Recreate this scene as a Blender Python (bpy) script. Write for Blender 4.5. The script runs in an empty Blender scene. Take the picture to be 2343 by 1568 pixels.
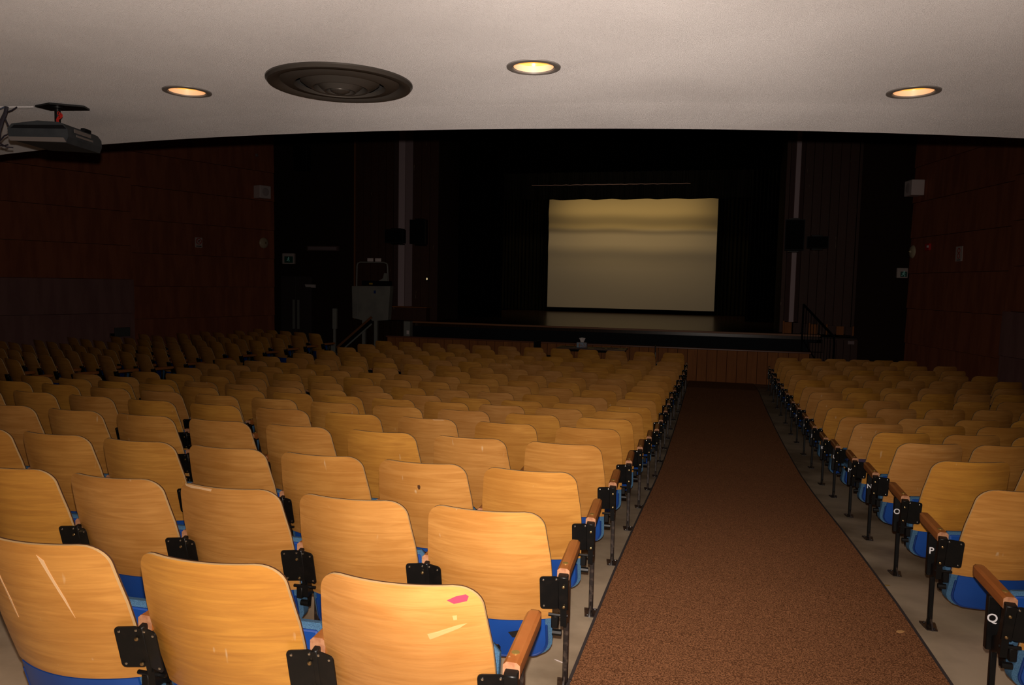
import bpy, math, random
from mathutils import Vector, Matrix
from math import sin, cos, pi, radians, sqrt
random.seed(7)
SC = bpy.context.scene
COL = SC.collection

# ---------------------------------------------------------------- camera, exposure, world, flash
def cam_axes(yaw=0.25732, pitch=0.07844, roll=0.01966):
    F = Vector((-sin(yaw)*cos(pitch), cos(yaw)*cos(pitch), -sin(pitch)))
    R = Vector((cos(yaw), sin(yaw), 0)); U = R.cross(F)
    R2 = R*cos(roll) + U*sin(roll); U2 = -R*sin(roll) + U*cos(roll)
    return F, R2, U2
F, R_, U_ = cam_axes()
cd = bpy.data.cameras.new('camera'); cam = bpy.data.objects.new('camera', cd); COL.objects.link(cam)
cd.sensor_width = 36.0; cd.lens = 1742.07/2343*36.0; cd.clip_start = 0.02; cd.clip_end = 200
M = Matrix(((R_.x, U_.x, -F.x, 0), (R_.y, U_.y, -F.y, 0), (R_.z, U_.z, -F.z, 0), (0, 0, 0, 1)))
cam.matrix_world = M
SC.camera = cam
SC.view_settings.view_transform = 'Standard'; SC.view_settings.look = 'None'
SC.view_settings.gamma = 1; SC.view_settings.use_curve_mapping = False
SC.view_settings.exposure = 0.0

w = bpy.data.worlds.new('world'); SC.world = w; w.use_nodes = True
w.node_tree.nodes['Background'].inputs[0].default_value = (0.5, 0.4, 0.35, 1)
w.node_tree.nodes['Background'].inputs[1].default_value = 0.0

def spot(name, loc, direction, energy, size, blend, radius, color):
    l = bpy.data.lights.new(name, 'SPOT'); l.energy = energy; l.spot_size = radians(size); l.spot_blend = blend
    l.shadow_soft_size = radius; l.color = color
    o = bpy.data.objects.new(name, l); COL.objects.link(o); o.location = loc
    o.rotation_euler = Vector(direction).to_track_quat('-Z', 'Y').to_euler()
    return o
def area(name, loc, direction, energy, sx, sy, color):
    l = bpy.data.lights.new(name, 'AREA'); l.shape = 'RECTANGLE'; l.size = sx; l.size_y = sy; l.energy = energy; l.color = color
    o = bpy.data.objects.new(name, l); COL.objects.link(o); o.location = loc
    o.rotation_euler = Vector(direction).to_track_quat('-Z', 'Y').to_euler()
    return o
# the camera's own flash, just above the lens: broad beam with a hotter core
FL = U_*0.072
spot('flash_lamp', FL, F, 320, 165, 1.0, 0.012, (1.0, 0.86, 0.76))
spot('flash_lamp_core', FL, F + R_*0.12 - U_*0.02, 410, 60, 1.0, 0.012, (1.0, 0.86, 0.76))
# stage work light above the projection screen, plus an added fill brightening the screen
area('stage_work_light', (-3.1, 27.9, 3.35), (0, .5, -1), 22, 5.5, 0.25, (1.0, 0.66, 0.22))
area('added_screen_fill', (-3.1, 23.6, 5.2), (0, .9, -.6), 62, 6.0, 0.5, (1.0, 0.80, 0.54))

# ---------------------------------------------------------------- materials
MATS = {}
def mat(name, color, rough=0.6, spec=0.5, metal=0.0, noise=None, bump=None, coat=0.0, rand=0.0, emit=None, sheen=0.0, diff_rough=None):
    m = bpy.data.materials.new(name); m.use_nodes = True; nt = m.node_tree; b = nt.nodes['Principled BSDF']
    b.inputs['Base Color'].default_value = (*color, 1); b.inputs['Roughness'].default_value = rough
    b.inputs['Metallic'].default_value = metal; b.inputs['Specular IOR Level'].default_value = spec
    b.inputs['Coat Weight'].default_value = coat
    if diff_rough is not None: b.inputs['Diffuse Roughness'].default_value = diff_rough
    if sheen: b.inputs['Sheen Weight'].default_value = sheen
    tc = nt.nodes.new('ShaderNodeTexCoord')
    if noise:
        sc, col2, detail, lo, hi = noise
        mp = nt.nodes.new('ShaderNodeMapping'); nt.links.new(tc.outputs['Object'], mp.inputs[0])
        mp.inputs['Scale'].default_value = sc if hasattr(sc, '__len__') else (sc, sc, sc)
        if rand:
            oi = nt.nodes.new('ShaderNodeObjectInfo'); mu = nt.nodes.new('ShaderNodeMath'); mu.operation = 'MULTIPLY'; mu.inputs[1].default_value = 37.0
            nt.links.new(oi.outputs['Random'], mu.inputs[0]); nt.links.new(mu.outputs[0], mp.inputs['Location'])
        n = nt.nodes.new('ShaderNodeTexNoise'); n.inputs['Scale'].default_value = 1; n.inputs['Detail'].default_value = detail
        nt.links.new(mp.outputs[0], n.inputs['Vector'])
        mr = nt.nodes.new('ShaderNodeMapRange'); mr.inputs[1].default_value = lo; mr.inputs[2].default_value = hi
        nt.links.new(n.outputs[0], mr.inputs[0])
        mx = nt.nodes.new('ShaderNodeMix'); mx.data_type = 'RGBA'
        mx.inputs[6].default_value = (*color, 1); mx.inputs[7].default_value = (*col2, 1)
        nt.links.new(mr.outputs[0], mx.inputs[0]); nt.links.new(mx.outputs[2], b.inputs['Base Color'])
    if bump:
        sc, strength, dist = bump
        n2 = nt.nodes.new('ShaderNodeTexNoise'); n2.inputs['Scale'].default_value = sc; n2.inputs['Detail'].default_value = 3
        nt.links.new(tc.outputs['Object'], n2.inputs['Vector'])
        bp = nt.nodes.new('ShaderNodeBump'); bp.inputs['Strength'].default_value = strength; bp.inputs['Distance'].default_value = dist
        nt.links.new(n2.outputs[0], bp.inputs['Height']); nt.links.new(bp.outputs[0], b.inputs['Normal'])
    if emit:
        b.inputs['Emission Color'].default_value = (*emit[0], 1); b.inputs['Emission Strength'].default_value = emit[1]
    MATS[name] = m
    return m

def wood_mat(name, c1, c2, c3, sx=3.0, sz=38.0, rough=0.38, coat=0.25):
    """maple ply: wavy horizontal figure, each seat with its own tone and figure, pale scratches"""
    m = bpy.data.materials.new(name); m.use_nodes = True; nt = m.node_tree; b = nt.nodes['Principled BSDF']; L = nt.links.new
    b.inputs['Roughness'].default_value = rough; b.inputs['Coat Weight'].default_value = coat; b.inputs['Coat Roughness'].default_value = 0.22
    b.inputs['Specular IOR Level'].default_value = 0.4
    tc = nt.nodes.new('ShaderNodeTexCoord'); oi = nt.nodes.new('ShaderNodeObjectInfo')
    mu = nt.nodes.new('ShaderNodeMath'); mu.operation = 'MULTIPLY'; mu.inputs[1].default_value = 53.0; L(oi.outputs['Random'], mu.inputs[0])
    ad = nt.nodes.new('ShaderNodeVectorMath'); ad.operation = 'ADD'; L(tc.outputs['Object'], ad.inputs[0]); L(mu.outputs[0], ad.inputs[1])
    def nz(scale, detail, dist=0.0, rough_=0.5):
        mp = nt.nodes.new('ShaderNodeMapping'); mp.inputs['Scale'].default_value = scale; L(ad.outputs[0], mp.inputs[0])
        n = nt.nodes.new('ShaderNodeTexNoise'); n.inputs['Scale'].default_value = 1; n.inputs['Detail'].default_value = detail
        n.inputs['Distortion'].default_value = dist; n.inputs['Roughness'].default_value = rough_; L(mp.outputs[0], n.inputs['Vector']); return n
    def rng(n, a, c):
        r = nt.nodes.new('ShaderNodeMapRange'); r.inputs[1].default_value = a; r.inputs[2].default_value = c; L(n.outputs[0], r.inputs[0]); return r
    def mix(fac, a, c):
        x = nt.nodes.new('ShaderNodeMix'); x.data_type = 'RGBA'
        if isinstance(fac, float): x.inputs[0].default_value = fac
        else: L(fac, x.inputs[0])
        for i, v in ((6, a), (7, c)):
            if isinstance(v, tuple): x.inputs[i].default_value = (*v, 1)
            else: L(v, x.inputs[i])
        return x.outputs[2]
    fig = rng(nz((sx, 6, sz), 5, 1.2), .36, .66)
    blotch = rng(nz((3.2, 3.2, 3.2), 2, .4), .40, .66)
    fine = rng(nz((26, 20, 260), 2), .45, .75)
    scr = rng(nz((34, 34, 3.0), 2, .2), .735, .80)
    tone = nt.nodes.new('ShaderNodeMath'); tone.operation = 'FRACT'
    t2 = nt.nodes.new('ShaderNodeMath'); t2.operation = 'MULTIPLY'; t2.inputs[1].default_value = 17.3; L(oi.outputs['Random'], t2.inputs[0]); L(t2.outputs[0], tone.inputs[0])
    tm = nt.nodes.new('ShaderNodeMath'); tm.operation = 'MULTIPLY'; tm.inputs[1].default_value = .85; L(tone.outputs[0], tm.inputs[0])
    base = mix(tm.outputs[0], c1, c2)
    fm = nt.nodes.new('ShaderNodeMath'); fm.operation = 'MULTIPLY'; fm.inputs[1].default_value = .52; L(fig.outputs[0], fm.inputs[0])
    c = mix(fm.outputs[0], base, c3)
    bm_ = nt.nodes.new('ShaderNodeMath'); bm_.operation = 'MULTIPLY'; bm_.inputs[1].default_value = .40; L(blotch.outputs[0], bm_.inputs[0])
    c = mix(bm_.outputs[0], c, c3)
    fn = nt.nodes.new('ShaderNodeMath'); fn.operation = 'MULTIPLY'; fn.inputs[1].default_value = .10; L(fine.outputs[0], fn.inputs[0])
    c = mix(fn.outputs[0], c, (.25, .10, .02))
    sm = nt.nodes.new('ShaderNodeMath'); sm.operation = 'MULTIPLY'; sm.inputs[1].default_value = .45; L(scr.outputs[0], sm.inputs[0])
    c = mix(sm.outputs[0], c, (.9, .72, .45))
    L(c, b.inputs['Base Color'])
    bp = nt.nodes.new('ShaderNodeBump'); bp.inputs['Strength'].default_value = .12; bp.inputs['Distance'].default_value = .004
    L(fig.outputs[0], bp.inputs['Height']); L(bp.outputs[0], b.inputs['Normal']); L(bp.outputs[0], b.inputs['Coat Normal'])
    MATS[name] = m
    return m

wood_mat('seat_ply', (.72, .335, .050), (.66, .32, .105), (.42, .162, .026))
wood_mat('armrest_wood', (.46, .15, .035), (.40, .12, .028), (.55, .21, .06), sx=20, sz=20, rough=.4)
wood_mat('stage_board_wood', (.34, .115, .024), (.42, .15, .032), (.24, .075, .016), sx=14, sz=1.2, rough=.7, coat=0)
wood_mat('pier_wood', (.055, .018, .010), (.07, .024, .012), (.045, .015, .008), sx=14, sz=1.2, rough=.6, coat=0)
mat('armrest_end', (.52, .25, .125), .7, noise=(60, (.40, .17, .08), 3, .4, .6))
mat('ply_edge_dark', (.09, .035, .012), .6)
mat('ply_edge_light', (.70, .45, .20), .6)
mat('black_enamel', (.005, .005, .005), .38, .28, noise=(30, (.010, .008, .007), 3, .5, .8))
mat('worn_black_iron', (.018, .012, .010), .38, .5, noise=(45, (.11, .075, .055), 4, .50, .78))
mat('rivet_steel', (.75, .70, .62), .25, metal=1.0)
mat('bolt_brass', (.55, .38, .18), .35, metal=1.0)
mat('blue_vinyl', (.010, .075, .36), .42, .5, noise=(4, (.008, .06, .30), 2, .4, .6))
mat('denim_fabric', (.085, .20, .34), .9, .2, noise=(420, (.05, .12, .22), 2, .42, .58), bump=(500, .5, .002))
mat('blue_piping', (.008, .04, .20), .5)
mat('concrete_floor', (.62, .50, .35), .5, .4, noise=((1.8, 1.8, 1.8), (.30, .225, .145), 6, .40, .62), bump=(12, .12, .01))
mat('brown_carpet', (.34, .150, .068), 1.0, .05, noise=(170, (.12, .050, .022), 2, .42, .58), bump=(260, 1.0, .008), diff_rough=1.0)
mat('carpet_edge_strip', (.06, .05, .05), .6)
mat('ceiling_plaster', (.77, .735, .72), .95, .1, noise=((2.2, 2.2, 2.2), (.70, .665, .65), 5, .45, .75), bump=(330, 1.0, .009), diff_rough=1.0)
mat('downlight_trim', (.20, .18, .165), .5)
mat('downlight_cone', (.75, .60, .45), .45, emit=((1.0, .62, .34), .16))  # no lamp itself: emission puts the bulb's light onto the cone
mat('lamp_glow', (.8, .5, .15), .3, emit=((1.0, .46, .07), .75))
mat('bulb_glow', (1, .8, .5), .3, emit=((1.0, .74, .35), 1.6))
mat('diffuser_metal', (.080, .070, .060), .36, metal=.4)
mat('diffuser_dark', (.02, .018, .016), .6)
mat('projector_grey', (.022, .026, .030), .55, noise=(14, (.03, .034, .038), 3, .4, .6))
mat('projector_light', (.13, .11, .10), .6)
mat('cable_dark', (.018, .014, .022), .5)
mat('cable_blue', (.05, .07, .11), .5)
mat('chain_red', (.50, .02, .012), .45)
mat('tag_tan', (.35, .25, .12), .8)
mat('wall_panel', (.44, .145, .070), .8, .1, noise=((6, 6, 1), (.34, .108, .056), 4, .4, .6), rand=1)
mat('wall_panel_grey', (.36, .19, .17), .8, .1, noise=((6, 6, 1), (.30, .155, .14), 4, .4, .6), rand=1)
mat('wall_dark', (.035, .019, .014), .85, .1)
mat('black_drape', (.0045, .0038, .003), .95, .05, noise=((30, 30, .5), (.002, .002, .0015), 3, .4, .6))
mat('olive_drape', (.016, .013, .006), .95, .05, noise=((30, 30, .5), (.007, .006, .003), 3, .4, .6))
mat('screen_fabric', (.62, .55, .44), .9, .1)
mat('stage_floor_wood', (.040, .020, .010), .22, .5, noise=((30, .6, 1), (.028, .014, .007), 4, .4, .6))
mat('stage_nosing', (.28, .11, .04), .5)
mat('stage_face', (.006, .008, .011), .7, .2)
mat('rail_cap', (.22, .085, .045), .3)
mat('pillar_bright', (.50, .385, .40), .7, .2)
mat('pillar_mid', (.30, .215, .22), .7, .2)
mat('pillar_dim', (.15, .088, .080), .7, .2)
mat('matt_black', (.006, .006, .007), .8, .1)
mat('speaker_black', (.007, .008, .010), .6, .3)
mat('white_box', (.85, .72, .69), .6)
mat('white_grille', (.58, .48, .47), .7)
mat('bell_brass', (.62, .50, .32), .4)
mat('sign_white', (.72, .58, .52), .7)
mat('sign_red', (.60, .07, .05), .6)
mat('sign_green', (.02, .14, .10), .6)
mat('sign_pale_green', (.20, .32, .27), .6, emit=((.35, .7, .55), .03))
mat('steel_grey', (.26, .26, .23), .5)
mat('lift_grey', (.27, .262, .225), .6, noise=(3, (.22, .215, .19), 2, .4, .6))
mat('rail_orange', (.22, .09, .03), .5)
mat('yellow_tag', (.50, .30, .01), .6)
mat('paper_white', (.85, .75, .72), .8)
mat('tissue_box_blue', (.30, .42, .55), .7, noise=(30, (.35, .20, .16), 3, .45, .6))
mat('table_top', (.10, .045, .028), .35)
mat('chair_black', (.008, .010, .014), .5)
mat('pink_sticker', (.85, .05, .10), .5)
mat('tape_beige', (.74, .40, .15), .6)
mat('tape_black', (.010, .009, .008), .6)
mat('bare_wood', (.82, .52, .26), .8)
mat('letter_white', (.85, .83, .85), .5)
mat('brass_inlay', (.45, .30, .08), .4, metal=.5)
mat('outlet_plate', (.10, .105, .10), .5)
mat('chrome', (.6, .6, .6), .25, metal=1)
mat('alarm_red', (.75, .04, .04), .5)
mat('door_paint', (.06, .040, .038), .6)
mat('dim_led', (.5, .4, .2), .5, emit=((1.0, .75, .4), .5))

# ---------------------------------------------------------------- mesh helpers
class MB:
    def __init__(s): s.v = []; s.f = []; s.m = []
    def add(s, vs, fs, mi=0):
        o = len(s.v); s.v += [tuple(x) for x in vs]; s.f += [tuple(i+o for i in f) for f in fs]; s.m += [mi]*len(fs)
    def box(s, x0, x1, y0, y1, z0, z1, mi=0, T=None):
        vs = [(x, y, z) for z in (z0, z1) for y in (y0, y1) for x in (x0, x1)]
        if T: vs = [T @ Vector(v) for v in vs]
        s.add(vs, [(0, 2, 3, 1), (4, 5, 7, 6), (0, 1, 5, 4), (2, 6, 7, 3), (0, 4, 6, 2), (1, 3, 7, 5)], mi)
    def bbox(s, x0, x1, y0, y1, z0, z1, c=.004, mi=0, T=None):
        """box with chamfered edges"""
        vs = []
        X = (x0, x1); Y = (y0, y1); Z = (z0, z1)
        idx = {}
        for i in (0, 1):
            for j in (0, 1):
                for k in (0, 1):
                    for a in (0, 1, 2):
                        p = [X[i], Y[j], Z[k]]; q = (1 if i == 0 else -1, 1 if j == 0 else -1, 1 if k == 0 else -1)
                        for t in (0, 1, 2):
                            if t != a: p[t] += q[t]*c
                        idx[i, j, k, a] = len(vs); vs.append(p)
        fs = []
        for a in range(3):
            b, d = [t for t in range(3) if t != a]
            for e in (0, 1):
                q = []
                for (p, r) in ((0, 0), (1, 0), (1, 1), (0, 1)):
                    ii = [0, 0, 0]; ii[a] = e; ii[b] = p; ii[d] = r; q.append(idx[ii[0], ii[1], ii[2], a])
                fs.append(q)
        for a in range(3):
            b, d = [t for t in range(3) if t != a]
            for p in (0, 1):
                for r in (0, 1):
                    e0 = [0, 0, 0]; e1 = [0, 0, 0]; e0[a] = 0; e1[a] = 1; e0[b] = e1[b] = p; e0[d] = e1[d] = r
                    fs.append([idx[(*e0, b)], idx[(*e1, b)], idx[(*e1, d)], idx[(*e0, d)]])
        for i in (0, 1):
            for j in (0, 1):
                for k in (0, 1): fs.append([idx[i, j, k, 0], idx[i, j, k, 1], idx[i, j, k, 2]])
        if T: vs = [T @ Vector(v) for v in vs]
        s.add(vs, fs, mi)
    def prism(s, pts, axis, a, b, mi=0, T=None):
        """polygon pts (2D) extruded along axis from a to b"""
        n = len(pts); vs = []
        for t in (a, b):
            for p in pts:
                vs.append({'x': (t, p[0], p[1]), 'y': (p[0], t, p[1]), 'z': (p[0], p[1], t)}[axis])
        if T: vs = [T @ Vector(v) for v in vs]
        fs = [tuple(range(n))[::-1], tuple(range(n, 2*n))] + [(i, (i+1) % n, n+(i+1) % n, n+i) for i in range(n)]
        s.add(vs, fs, mi)
    def tube(s, pts, r, n=8, mi=0, cap=True):
        pts = [Vector(p) for p in pts]; rings = []
        up = None
        for i, p in enumerate(pts):
            d = (pts[min(i+1, len(pts)-1)] - pts[max(i-1, 0)]).normalized()
            if up is None:
                up = Vector((0, 0, 1)) if abs(d.z) < .9 else Vector((1, 0, 0))
            a = d.cross(up).normalized(); b = a.cross(d).normalized(); up = b
            rr = r[i] if hasattr(r, '__len__') else r
            rings.append([p + a*cos(2*pi*k/n)*rr + b*sin(2*pi*k/n)*rr for k in range(n)])
        vs = [v for q in rings for v in q]; fs = []
        for i in range(len(pts)-1):
            for k in range(n): fs.append((i*n+k, i*n+(k+1) % n, (i+1)*n+(k+1) % n, (i+1)*n+k))
        if cap: fs += [tuple(range(n))[::-1], tuple(range((len(pts)-1)*n, len(pts)*n))]
        s.add(vs, fs, mi)
    def lathe(s, prof, c, n=40, mi=0, axis='z', T=None, closed=False):
        vs = []; fs = []
        for (r, h) in prof:
            for k in range(n):
                a = 2*pi*k/n; x, y = r*cos(a), r*sin(a)
                v = {'z': (x, y, h), 'y': (x, h, y), 'x': (h, x, y)}[axis]
                vs.append((v[0]+c[0], v[1]+c[1], v[2]+c[2]))
        for i in range(len(prof)-1 + (1 if closed else 0)):
            i2 = (i+1) % len(prof)
            for k in range(n): fs.append((i*n+k, i*n+(k+1) % n, i2*n+(k+1) % n, i2*n+k))
        if T: vs = [T @ Vector(v) for v in vs]
        s.add(vs, fs, mi)
    def disc(s, c, r, n=16, axis='y', mi=0, th=.004, T=None):
        s.lathe([(1e-4, -th/2), (r, -th/2), (r, th/2), (1e-4, th/2)], c, n, mi, axis, T)
    def ball(s, c, r, n=8, mi=0, sq=(1, 1, 1)):
        vs = []; fs = []
        m = max(4, n//2)
        for i in range(m+1):
            for k in range(n):
                a = pi*i/m; b = 2*pi*k/n
                vs.append((c[0]+r*sq[0]*sin(a)*cos(b), c[1]+r*sq[1]*sin(a)*sin(b), c[2]+r*sq[2]*cos(a)))
        for i in range(m):
            for k in range(n): fs.append((i*n+k, i*n+(k+1) % n, (i+1)*n+(k+1) % n, (i+1)*n+k))
        s.add(vs, fs, mi)
    def mesh(s, name, mats, smooth=False, fix=True):
        me = bpy.data.meshes.new(name); me.from_pydata(s.v, [], s.f)
        for m in mats: me.materials.append(MATS[m])
        if len(mats) > 1: me.polygons.foreach_set('material_index', s.m)
        if fix:
            import bmesh
            bm = bmesh.new(); bm.from_mesh(me); bmesh.ops.remove_doubles(bm, verts=bm.verts, dist=1e-6)
            bmesh.ops.recalc_face_normals(bm, faces=bm.faces); bm.to_mesh(me); bm.free()
        if smooth:
            me.polygons.foreach_set('use_smooth', [True]*len(me.polygons))
            if smooth != 'all': me.set_sharp_from_angle(angle=radians(38))
        me.update(); return me

def link(name, me, parent=None, loc=None, rotz=None, **props):
    o = bpy.data.objects.new(name, me); COL.objects.link(o)
    if parent: o.parent = parent
    if loc is not None: o.location = loc
    if rotz is not None: o.rotation_euler = (0, 0, rotz)
    for k, v in props.items(): o[k] = v
    return o
def obj(name, mb, mats, parent=None, smooth=False, loc=None, rotz=None, **props):
    if isinstance(mats, str): mats = [mats]
    return link(name, mb.mesh(name, mats, smooth), parent, loc, rotz, **props)
def thing(name, label, cat, loc=(0, 0, 0), rotz=0, group=None):
    o = bpy.data.objects.new(name, None); COL.objects.link(o); o.location = loc; o.rotation_euler = (0, 0, rotz)
    o.empty_display_size = .1; o['label'] = label; o['category'] = cat
    if group: o['group'] = group
    return o
def tag(o, label, cat, group=None):
    o['label'] = label; o['category'] = cat
    if group: o['group'] = group
    return o
def box_ob(name, m, x0, x1, y0, y1, z0, z1, parent=None, c=0, **props):
    b = MB()
    b.bbox(x0, x1, y0, y1, z0, z1, c) if c else b.box(x0, x1, y0, y1, z0, z1)
    return obj(name, b, m, parent, **props)

# ---------------------------------------------------------------- seating survey (rows R nearest ... A at the stage)
S = .535
H = .69                                   # floor to top of the seat back
CdY = [0.114, 0.092, -0.011, -0.043, -0.024, -0.077, -0.047, -0.122, -0.037, 0.017, -0.047, -0.083, -0.027, -0.03, -0.006, -0.025, 0.026, 0.103]
CY = [1.4591+j*.83176+CdY[j] for j in range(18)]
CZ = [-0.709, -0.773, -0.811, -0.855, -0.925, -0.994, -1.081, -1.152, -1.221, -1.263, -1.291, -1.316, -1.340, -1.349, -1.365, -1.369, -1.369, -1.362]
Cdx = [0.043, 0.017, -0.001, -0.005, -0.007, -0.005, -0.005, 0.009, -0.01, -0.013, -0.02, -0.024, -0.023, 0.001, -0.005, 0.014, 0.029, 0.004]
Cds = [-0.022, -0.039, -0.038, -0.01, 0.014, 0.015, -0.02, -0.012, -0.016, -0.012, 0.011, 0.032, 0.012, 0.0, 0.0, 0.0, 0.0, 0.047]
def interp(x, xs, ys):
    if x <= xs[0]: return ys[0] + (x-xs[0])*(ys[1]-ys[0])/(xs[1]-xs[0])
    for i in range(len(xs)-1):
        if x <= xs[i+1]: return ys[i] + (ys[i+1]-ys[i])*(x-xs[i])/(xs[i+1]-xs[i])
    return ys[-1] - .055*(x-xs[-1])
_YB = [y+.0072*6.0 for y in CY]
def floor_c(y): return interp(y, _YB, CZ) - H
def floor_z(x, y):
    z = floor_c(y)
    if x < -8.2:
        wgt = min(1, (-8.2-x)/.7); z = z + wgt*max(0, (-1.97-z))
    return z
def ztop(y): return floor_c(y) + H

# ---------------------------------------------------------------- setting: floor
fb = MB(); xs = [-19, -15, -13, -11.5, -10, -9, -8.9, -8.2, -7.4, -5, -3, -1, 0, 1, 3, 5, 7, 9]
ys = [-2.2+.4*i for i in range(60)]; ys = [y for y in ys if y < 21.3] + [21.4]
vs = [(x, y, floor_z(x, y)) for y in ys for x in xs]
n = len(xs)
fb.add(vs, [(j*n+i, j*n+i+1, (j+1)*n+i+1, (j+1)*n+i) for j in range(len(ys)-1) for i in range(n-1)])
obj('floor', fb, 'concrete_floor', smooth='all', kind='structure')

def strip(name, x0, x1, y0, y1, m, lift, thick, **props):
    b = MB(); N = 60; vs = []
    for i in range(N+1):
        y = y0+(y1-y0)*i/N
        zl, zr = floor_z(x0, y), floor_z(x1, y)
        vs += [(x0, y, zl-.004), (x0, y, zl+thick), (x1, y, zr+thick), (x1, y, zr-.004)]
    fs = []
    for i in range(N):
        a = i*4
        for k in range(4): fs.append((a+k, a+(k+1) % 4, a+4+(k+1) % 4, a+4+k))
    fs += [(0, 1, 2, 3), (N*4, N*4+3, N*4+2, N*4+1)]
    b.add(vs, fs); return obj(name, b, m, **props)
XL, XR = -.455, .925
t = thing('aisle_carpet', 'brown speckled carpet runner down the wide aisle between the seat blocks', 'carpet', (0, 0, 0))
strip('carpet_pile', XL, XR, 0.2, 17.80, 'brown_carpet', 0, .010, parent=t)
strip('edge_strip', XL-.012, XL, 0.2, 17.80, 'carpet_edge_strip', 0, .012, parent=t, label='thin dark left edging of the carpet')
strip('edge_strip', XR, XR+.012, 0.2, 17.80, 'carpet_edge_strip', 0, .012, parent=t, label='thin dark right edging of the carpet')
t = thing('aisle_carpet', 'brown carpet runner of the far left aisle, mostly hidden behind seats', 'carpet', (0, 0, 0))
strip('carpet_pile', -8.75, -7.65, 6.0, 17.80, 'brown_carpet', 0, .010, parent=t)

# ---------------------------------------------------------------- low plaster ceiling (under the balcony) with curved lip
cb = MB()
def yedge(x): return 3.75+.055*(x+2.1)**2
def yfold(x): return 3.33+.060*(x+1.65)**2
XS = [-19+28*i/112 for i in range(113)]
def zceil(x, y):
    yf, ye = yfold(x), yedge(x)
    if y <= yf: return .80
    return .80 - .022*min(1, (y-yf)/max(.05, ye-yf))
HOLES = [(-2.242, 2.900, .0775), (-.679, 2.816, .0775), (.747, 3.448, .0775), (-1.505, 2.887, .262)]
rows = []
for x in XS:
    ye = min(yedge(x), 15); yf = min(yfold(x), ye-.1)
    rows.append([(x, yf+.02, .7985), (x, yf+(ye-yf)*.4, .792), (x, yf+(ye-yf)*.7, .785), (x, ye-.008, .779), (x, ye, .788), (x, ye+.004, .95), (x, ye+.004, 5.2)])
m_ = len(rows[0]); vs = [p for r in rows for p in r]
cb.add(vs, [(i*m_+j, (i+1)*m_+j, (i+1)*m_+j+1, i*m_+j+1) for i in range(len(XS)-1) for j in range(m_-1)])
# flat part: a plate with round openings for the lamps and the diffuser
from mathutils.geometry import tessellate_polygon
outer = [Vector((x, -2.2, .80)) for x in XS] + [Vector((x, min(yfold(x), min(yedge(x), 15)-.1)+.0, .80)) for x in reversed(XS)]
loops = [outer] + [[Vector((hx+hr*cos(2*pi*k/40), hy+hr*sin(2*pi*k/40), .80)) for k in range(40)] for hx, hy, hr in HOLES]
tri = tessellate_polygon(loops); flat = [v for l in loops for v in l]
cb.add(flat, [tuple(t_) for t_ in tri])
# short joint between the flat part and the lip
jr = [[(x, min(yfold(x), min(yedge(x), 15)-.1), .80), (x, min(yfold(x), min(yedge(x), 15)-.1)+.02, .7985)] for x in XS]
cb.add([p for r in jr for p in r], [(i*2, i*2+2, i*2+3, i*2+1) for i in range(len(XS)-1)])
ceil = obj('ceiling', cb, 'ceiling_plaster', smooth=True, kind='structure')
box_ob('ceiling', 'wall_dark', -19, 9, 4.0, 20.0, 5.2, 5.35, kind='structure')

def downlight(x, y, z, label):
    t = thing('downlight', label, 'ceiling light', (x, y, z), 0, 'recessed ceiling downlights')
    b = MB(); b.lathe([(.074, .012), (.078, -.004), (.084, -.007), (.100, -.004), (.101, .001)], (0, 0, 0), 48); obj('trim_ring', b, 'downlight_trim', t, smooth=True)
    b = MB(); b.lathe([(.0745, .0), (.0715, .022)], (0, 0, 0), 48); obj('reflector_cone', b, 'downlight_cone', t, smooth=True)
    b = MB(); b.lathe([(.0715, .022), (.066, .045), (.050, .085), (.0001, .092)], (0, 0, 0), 32); obj('glowing_recess', b, 'lamp_glow', t, smooth=True)
    b = MB(); b.ball((0, 0, .062), .030, 12, sq=(1, 1, .9)); obj('bulb', b, 'bulb_glow', t, smooth=True)
    l = bpy.data.lights.new('downlight_lamp', 'SPOT'); l.energy = 2.2; l.spot_size = radians(95); l.spot_blend = .7; l.color = (1, .6, .28); l.shadow_soft_size = .03
    lo = bpy.data.objects.new('downlight_lamp', l); COL.objects.link(lo); lo.parent = t; lo.location = (0, 0, .045)
downlight(-2.242, 2.900, .80, 'recessed downlight left of the big round air diffuser')
downlight(-.679, 2.816, .80, 'recessed downlight just right of the big round air diffuser')
downlight(.747, 3.448, .80, 'recessed downlight alone at the right of the ceiling')
t = thing('air_diffuser', 'large round dark metal air diffuser of nested rings in the ceiling', 'air vent', (-1.505, 2.887, .80))
b = MB(); b.lathe([(.236, .003), (.240, -.004), (.262, -.018), (.284, -.016), (.293, -.006), (.293, .002)], (0, 0, 0), 160); obj('outer_ring', b, 'diffuser_metal', t, smooth=True)
b = MB(); b.lathe([(.175, -.004), (.182, -.018), (.218, -.014), (.238, -.002)], (0, 0, 0), 160); obj('cone_ring', b, 'diffuser_metal', t, smooth=True)
b = MB(); b.lathe([(.100, -.002), (.106, -.026), (.112, -.028), (.140, -.014), (.158, -.001)], (0, 0, 0), 160); obj('cone_ring', b, 'diffuser_metal', t, smooth=True)
b = MB(); b.lathe([(.048, -.004), (.056, -.036), (.062, -.038), (.092, -.012)], (0, 0, 0), 160); obj('cone_ring', b, 'diffuser_metal', t, smooth=True)
b = MB(); b.lathe([(.0001, -.046), (.022, -.044), (.038, -.036), (.044, -.020)], (0, 0, 0), 48); obj('centre_cap', b, 'diffuser_metal', t, smooth=True)
b = MB(); b.lathe([(.262, .0), (.262, .06), (.0001, .06)], (0, 0, 0), 48); obj('throat', b, 'diffuser_dark', t)

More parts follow.
